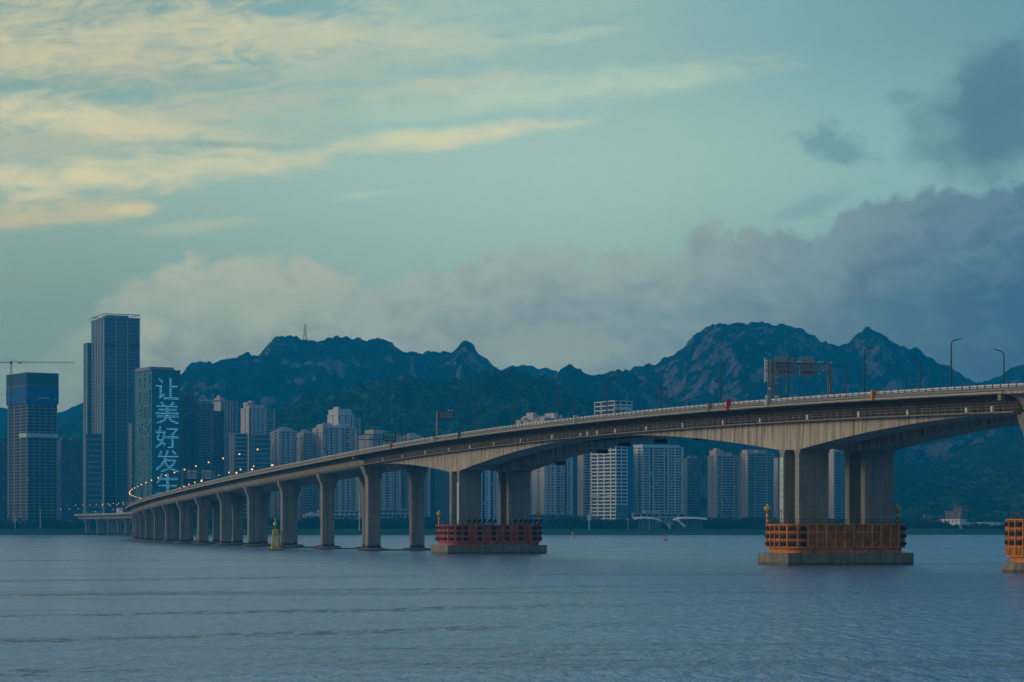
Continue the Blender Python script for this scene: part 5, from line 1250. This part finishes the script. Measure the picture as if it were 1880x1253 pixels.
# pylons
def pylon(x_, yt, yb, d, label, m, q=1.0):
    k_ = d/F; hh = (yb-yt)*k_; zb = H+(YH-yb)*k_-4; r = empty('power_pylon', ((x_-940)*k_, d, zb), label, 'pylon', R(15)); hh += 4
    mb = MB(); b0 = hh*.13
    for sx_ in (-1, 1):
        for sy_ in (-1, 1): mb.bar((sx_*b0, sy_*b0, 0), (sx_*b0*.28, sy_*b0*.28, hh*.6), .42*q, 4); mb.bar((sx_*b0*.28, sy_*b0*.28, hh*.6), (sx_*.4, sy_*.4, hh), .34*q, 4)
    for i in range(5):
        z0, z1 = hh*.12*i, hh*.12*(i+1); a, b = b0*(1-.72*i/5), b0*(1-.72*(i+1)/5)
        mb.bar((-a, -a, z0), (b, -b, z1), .26, 4); mb.bar((a, -a, z0), (-b, -b, z1), .26, 4)
    mb.build('lattice_body', m, r)
    mb = MB()
    for z, w in ((.68, .20), (.82, .17), (.97, .20)): mb.bar((-w*hh, 0, z*hh), (w*hh, 0, z*hh), .36*q, 4)
    mb.build('cross_arm', m, r)
M_pyl = mat('pylon_steel', (.10, .12, .13), .7)
pylon(560, 595, 631, 5180, 'tall lattice pylon on the flat crest of the left mountain', M_pyl)
pylon(757, 655, 690, 4760, 'pylon on the slope left of the knobbly summit', M_grey, .5)
pylon(995, 681, 703, 4560, 'small pale pylon in the notch left of the sharp peak', M_grey, .5)

# ------------------------------------------------------------------ tree belts on the bank
def f_leaf(t, b, co, c):
    n = t.noise(co, .12, 4, .6); n2 = t.noise(co, .9, 2)
    col = t.mix(t.mr(n, .3, .7), (.016, .034, .016, 1), (.045, .075, .028, 1)); t.put(b.inputs['Base Color'], t.mix(t.mr(n2, .4, .7), col, (.022, .045, .02, 1)))
M_leaf = mat('foliage', (.03, .06, .03), .95, spec=0.0, fn=f_leaf)
def belt(label, segs, d0, seed):
    rr = random.Random(seed); mb = MB(); vs = []; fs = []
    for x0, x1, y0, y1, n in segs:       # picture columns, tree top rows, count
        for _ in range(n):
            x_ = rr.uniform(x0, x1); d = d0+rr.uniform(-14, 22); k_ = d/F; X_ = (x_-940)*k_
            hh = H+(YH-rr.uniform(y0, y1))*k_-GZ0; rad = hh*rr.uniform(.34, .5); cz = GZ0+hh-rad*rr.uniform(.8, 1.0)
            for q in range(int(46+rad*8)):
                v = Vector((rr.gauss(0, 1), rr.gauss(0, 1), rr.gauss(0, 1))).normalized()*rad*rr.uniform(.55, 1.08); v.z *= rr.choice((.85, 1.0, 1.1))
                c = Vector((X_, d, cz))+v; s_ = rr.uniform(.45, 1.25); a = Vector((rr.gauss(0, 1), rr.gauss(0, 1), rr.gauss(0, 1))).normalized(); b = a.orthogonal().normalized(); e = a.cross(b)
                o = len(vs); vs += [tuple(c+b*s_), tuple(c+e*s_*.8), tuple(c-b*s_), tuple(c-e*s_*.8+a*s_*.3)]; fs.append((o, o+1, o+2, o+3))
            for q in range(10):         # skirt of undergrowth
                c = Vector((X_+rr.uniform(-rad, rad)*1.2, d+rr.uniform(-2, 2), GZ0+rr.uniform(0, cz-GZ0))); s_ = rr.uniform(.8, 1.7)
                o = len(vs); vs += [tuple(c+Vector((-s_, 0, -s_))), tuple(c+Vector((s_, .3, -s_))), tuple(c+Vector((s_*.8, .6, s_))), tuple(c+Vector((-s_*.9, 0, s_*.8)))]; fs.append((o, o+1, o+2, o+3))
    mb.v = vs; mb.f = fs; mb.mi = [0]*len(fs); o = mb.build('tree_belt', M_leaf); tag(o, label, 'trees', kind='stuff'); return o
belt('dark belt of trees along the left shore under the city', [(-60, 150, 950, 962, 70), (150, 340, 950, 960, 50), (340, 560, 948, 958, 60)], 2560, 1)
belt('dense dark green trees along the middle shore', [(555, 640, 949, 959, 60), (640, 700, 950, 958, 40), (700, 800, 948, 957, 60), (1000, 1100, 947, 957, 80), (1100, 1170, 952, 959, 40)], 2530, 2)
belt('dense dark green trees right of the wing roofed pavilion', [(1165, 1300, 957, 963, 40), (1292, 1400, 949, 959, 90), (1400, 1700, 950, 962, 130)], 2540, 3)
belt('scattered bushes before the works on the right shore', [(1690, 1740, 957, 965, 30), (1740, 1860, 962.5, 966, 60), (1860, 1990, 950, 963, 50)], 2535, 4)
#@@HAZE
# ------------------------------------------------------------------ the air
hm = bpy.data.materials.new('haze_air'); hm.use_nodes = True
ht = hm.node_tree; ht.nodes.clear()
hv = ht.nodes.new('ShaderNodeVolumePrincipled'); ho = ht.nodes.new('ShaderNodeOutputMaterial')
hv.inputs['Color'].default_value = (.01, .50, 1.0, 1); hv.inputs['Density'].default_value = AIR
hv.inputs['Anisotropy'].default_value = .1
ht.links.new(hv.outputs[0], ho.inputs['Volume'])
mb = MB(); mb.box(-3500, 3500, -650, 6950, -8, 640)
hz = mb.build('haze', hm); tag(hz, 'blue evening haze over the river and mountains', 'haze', kind='stuff')
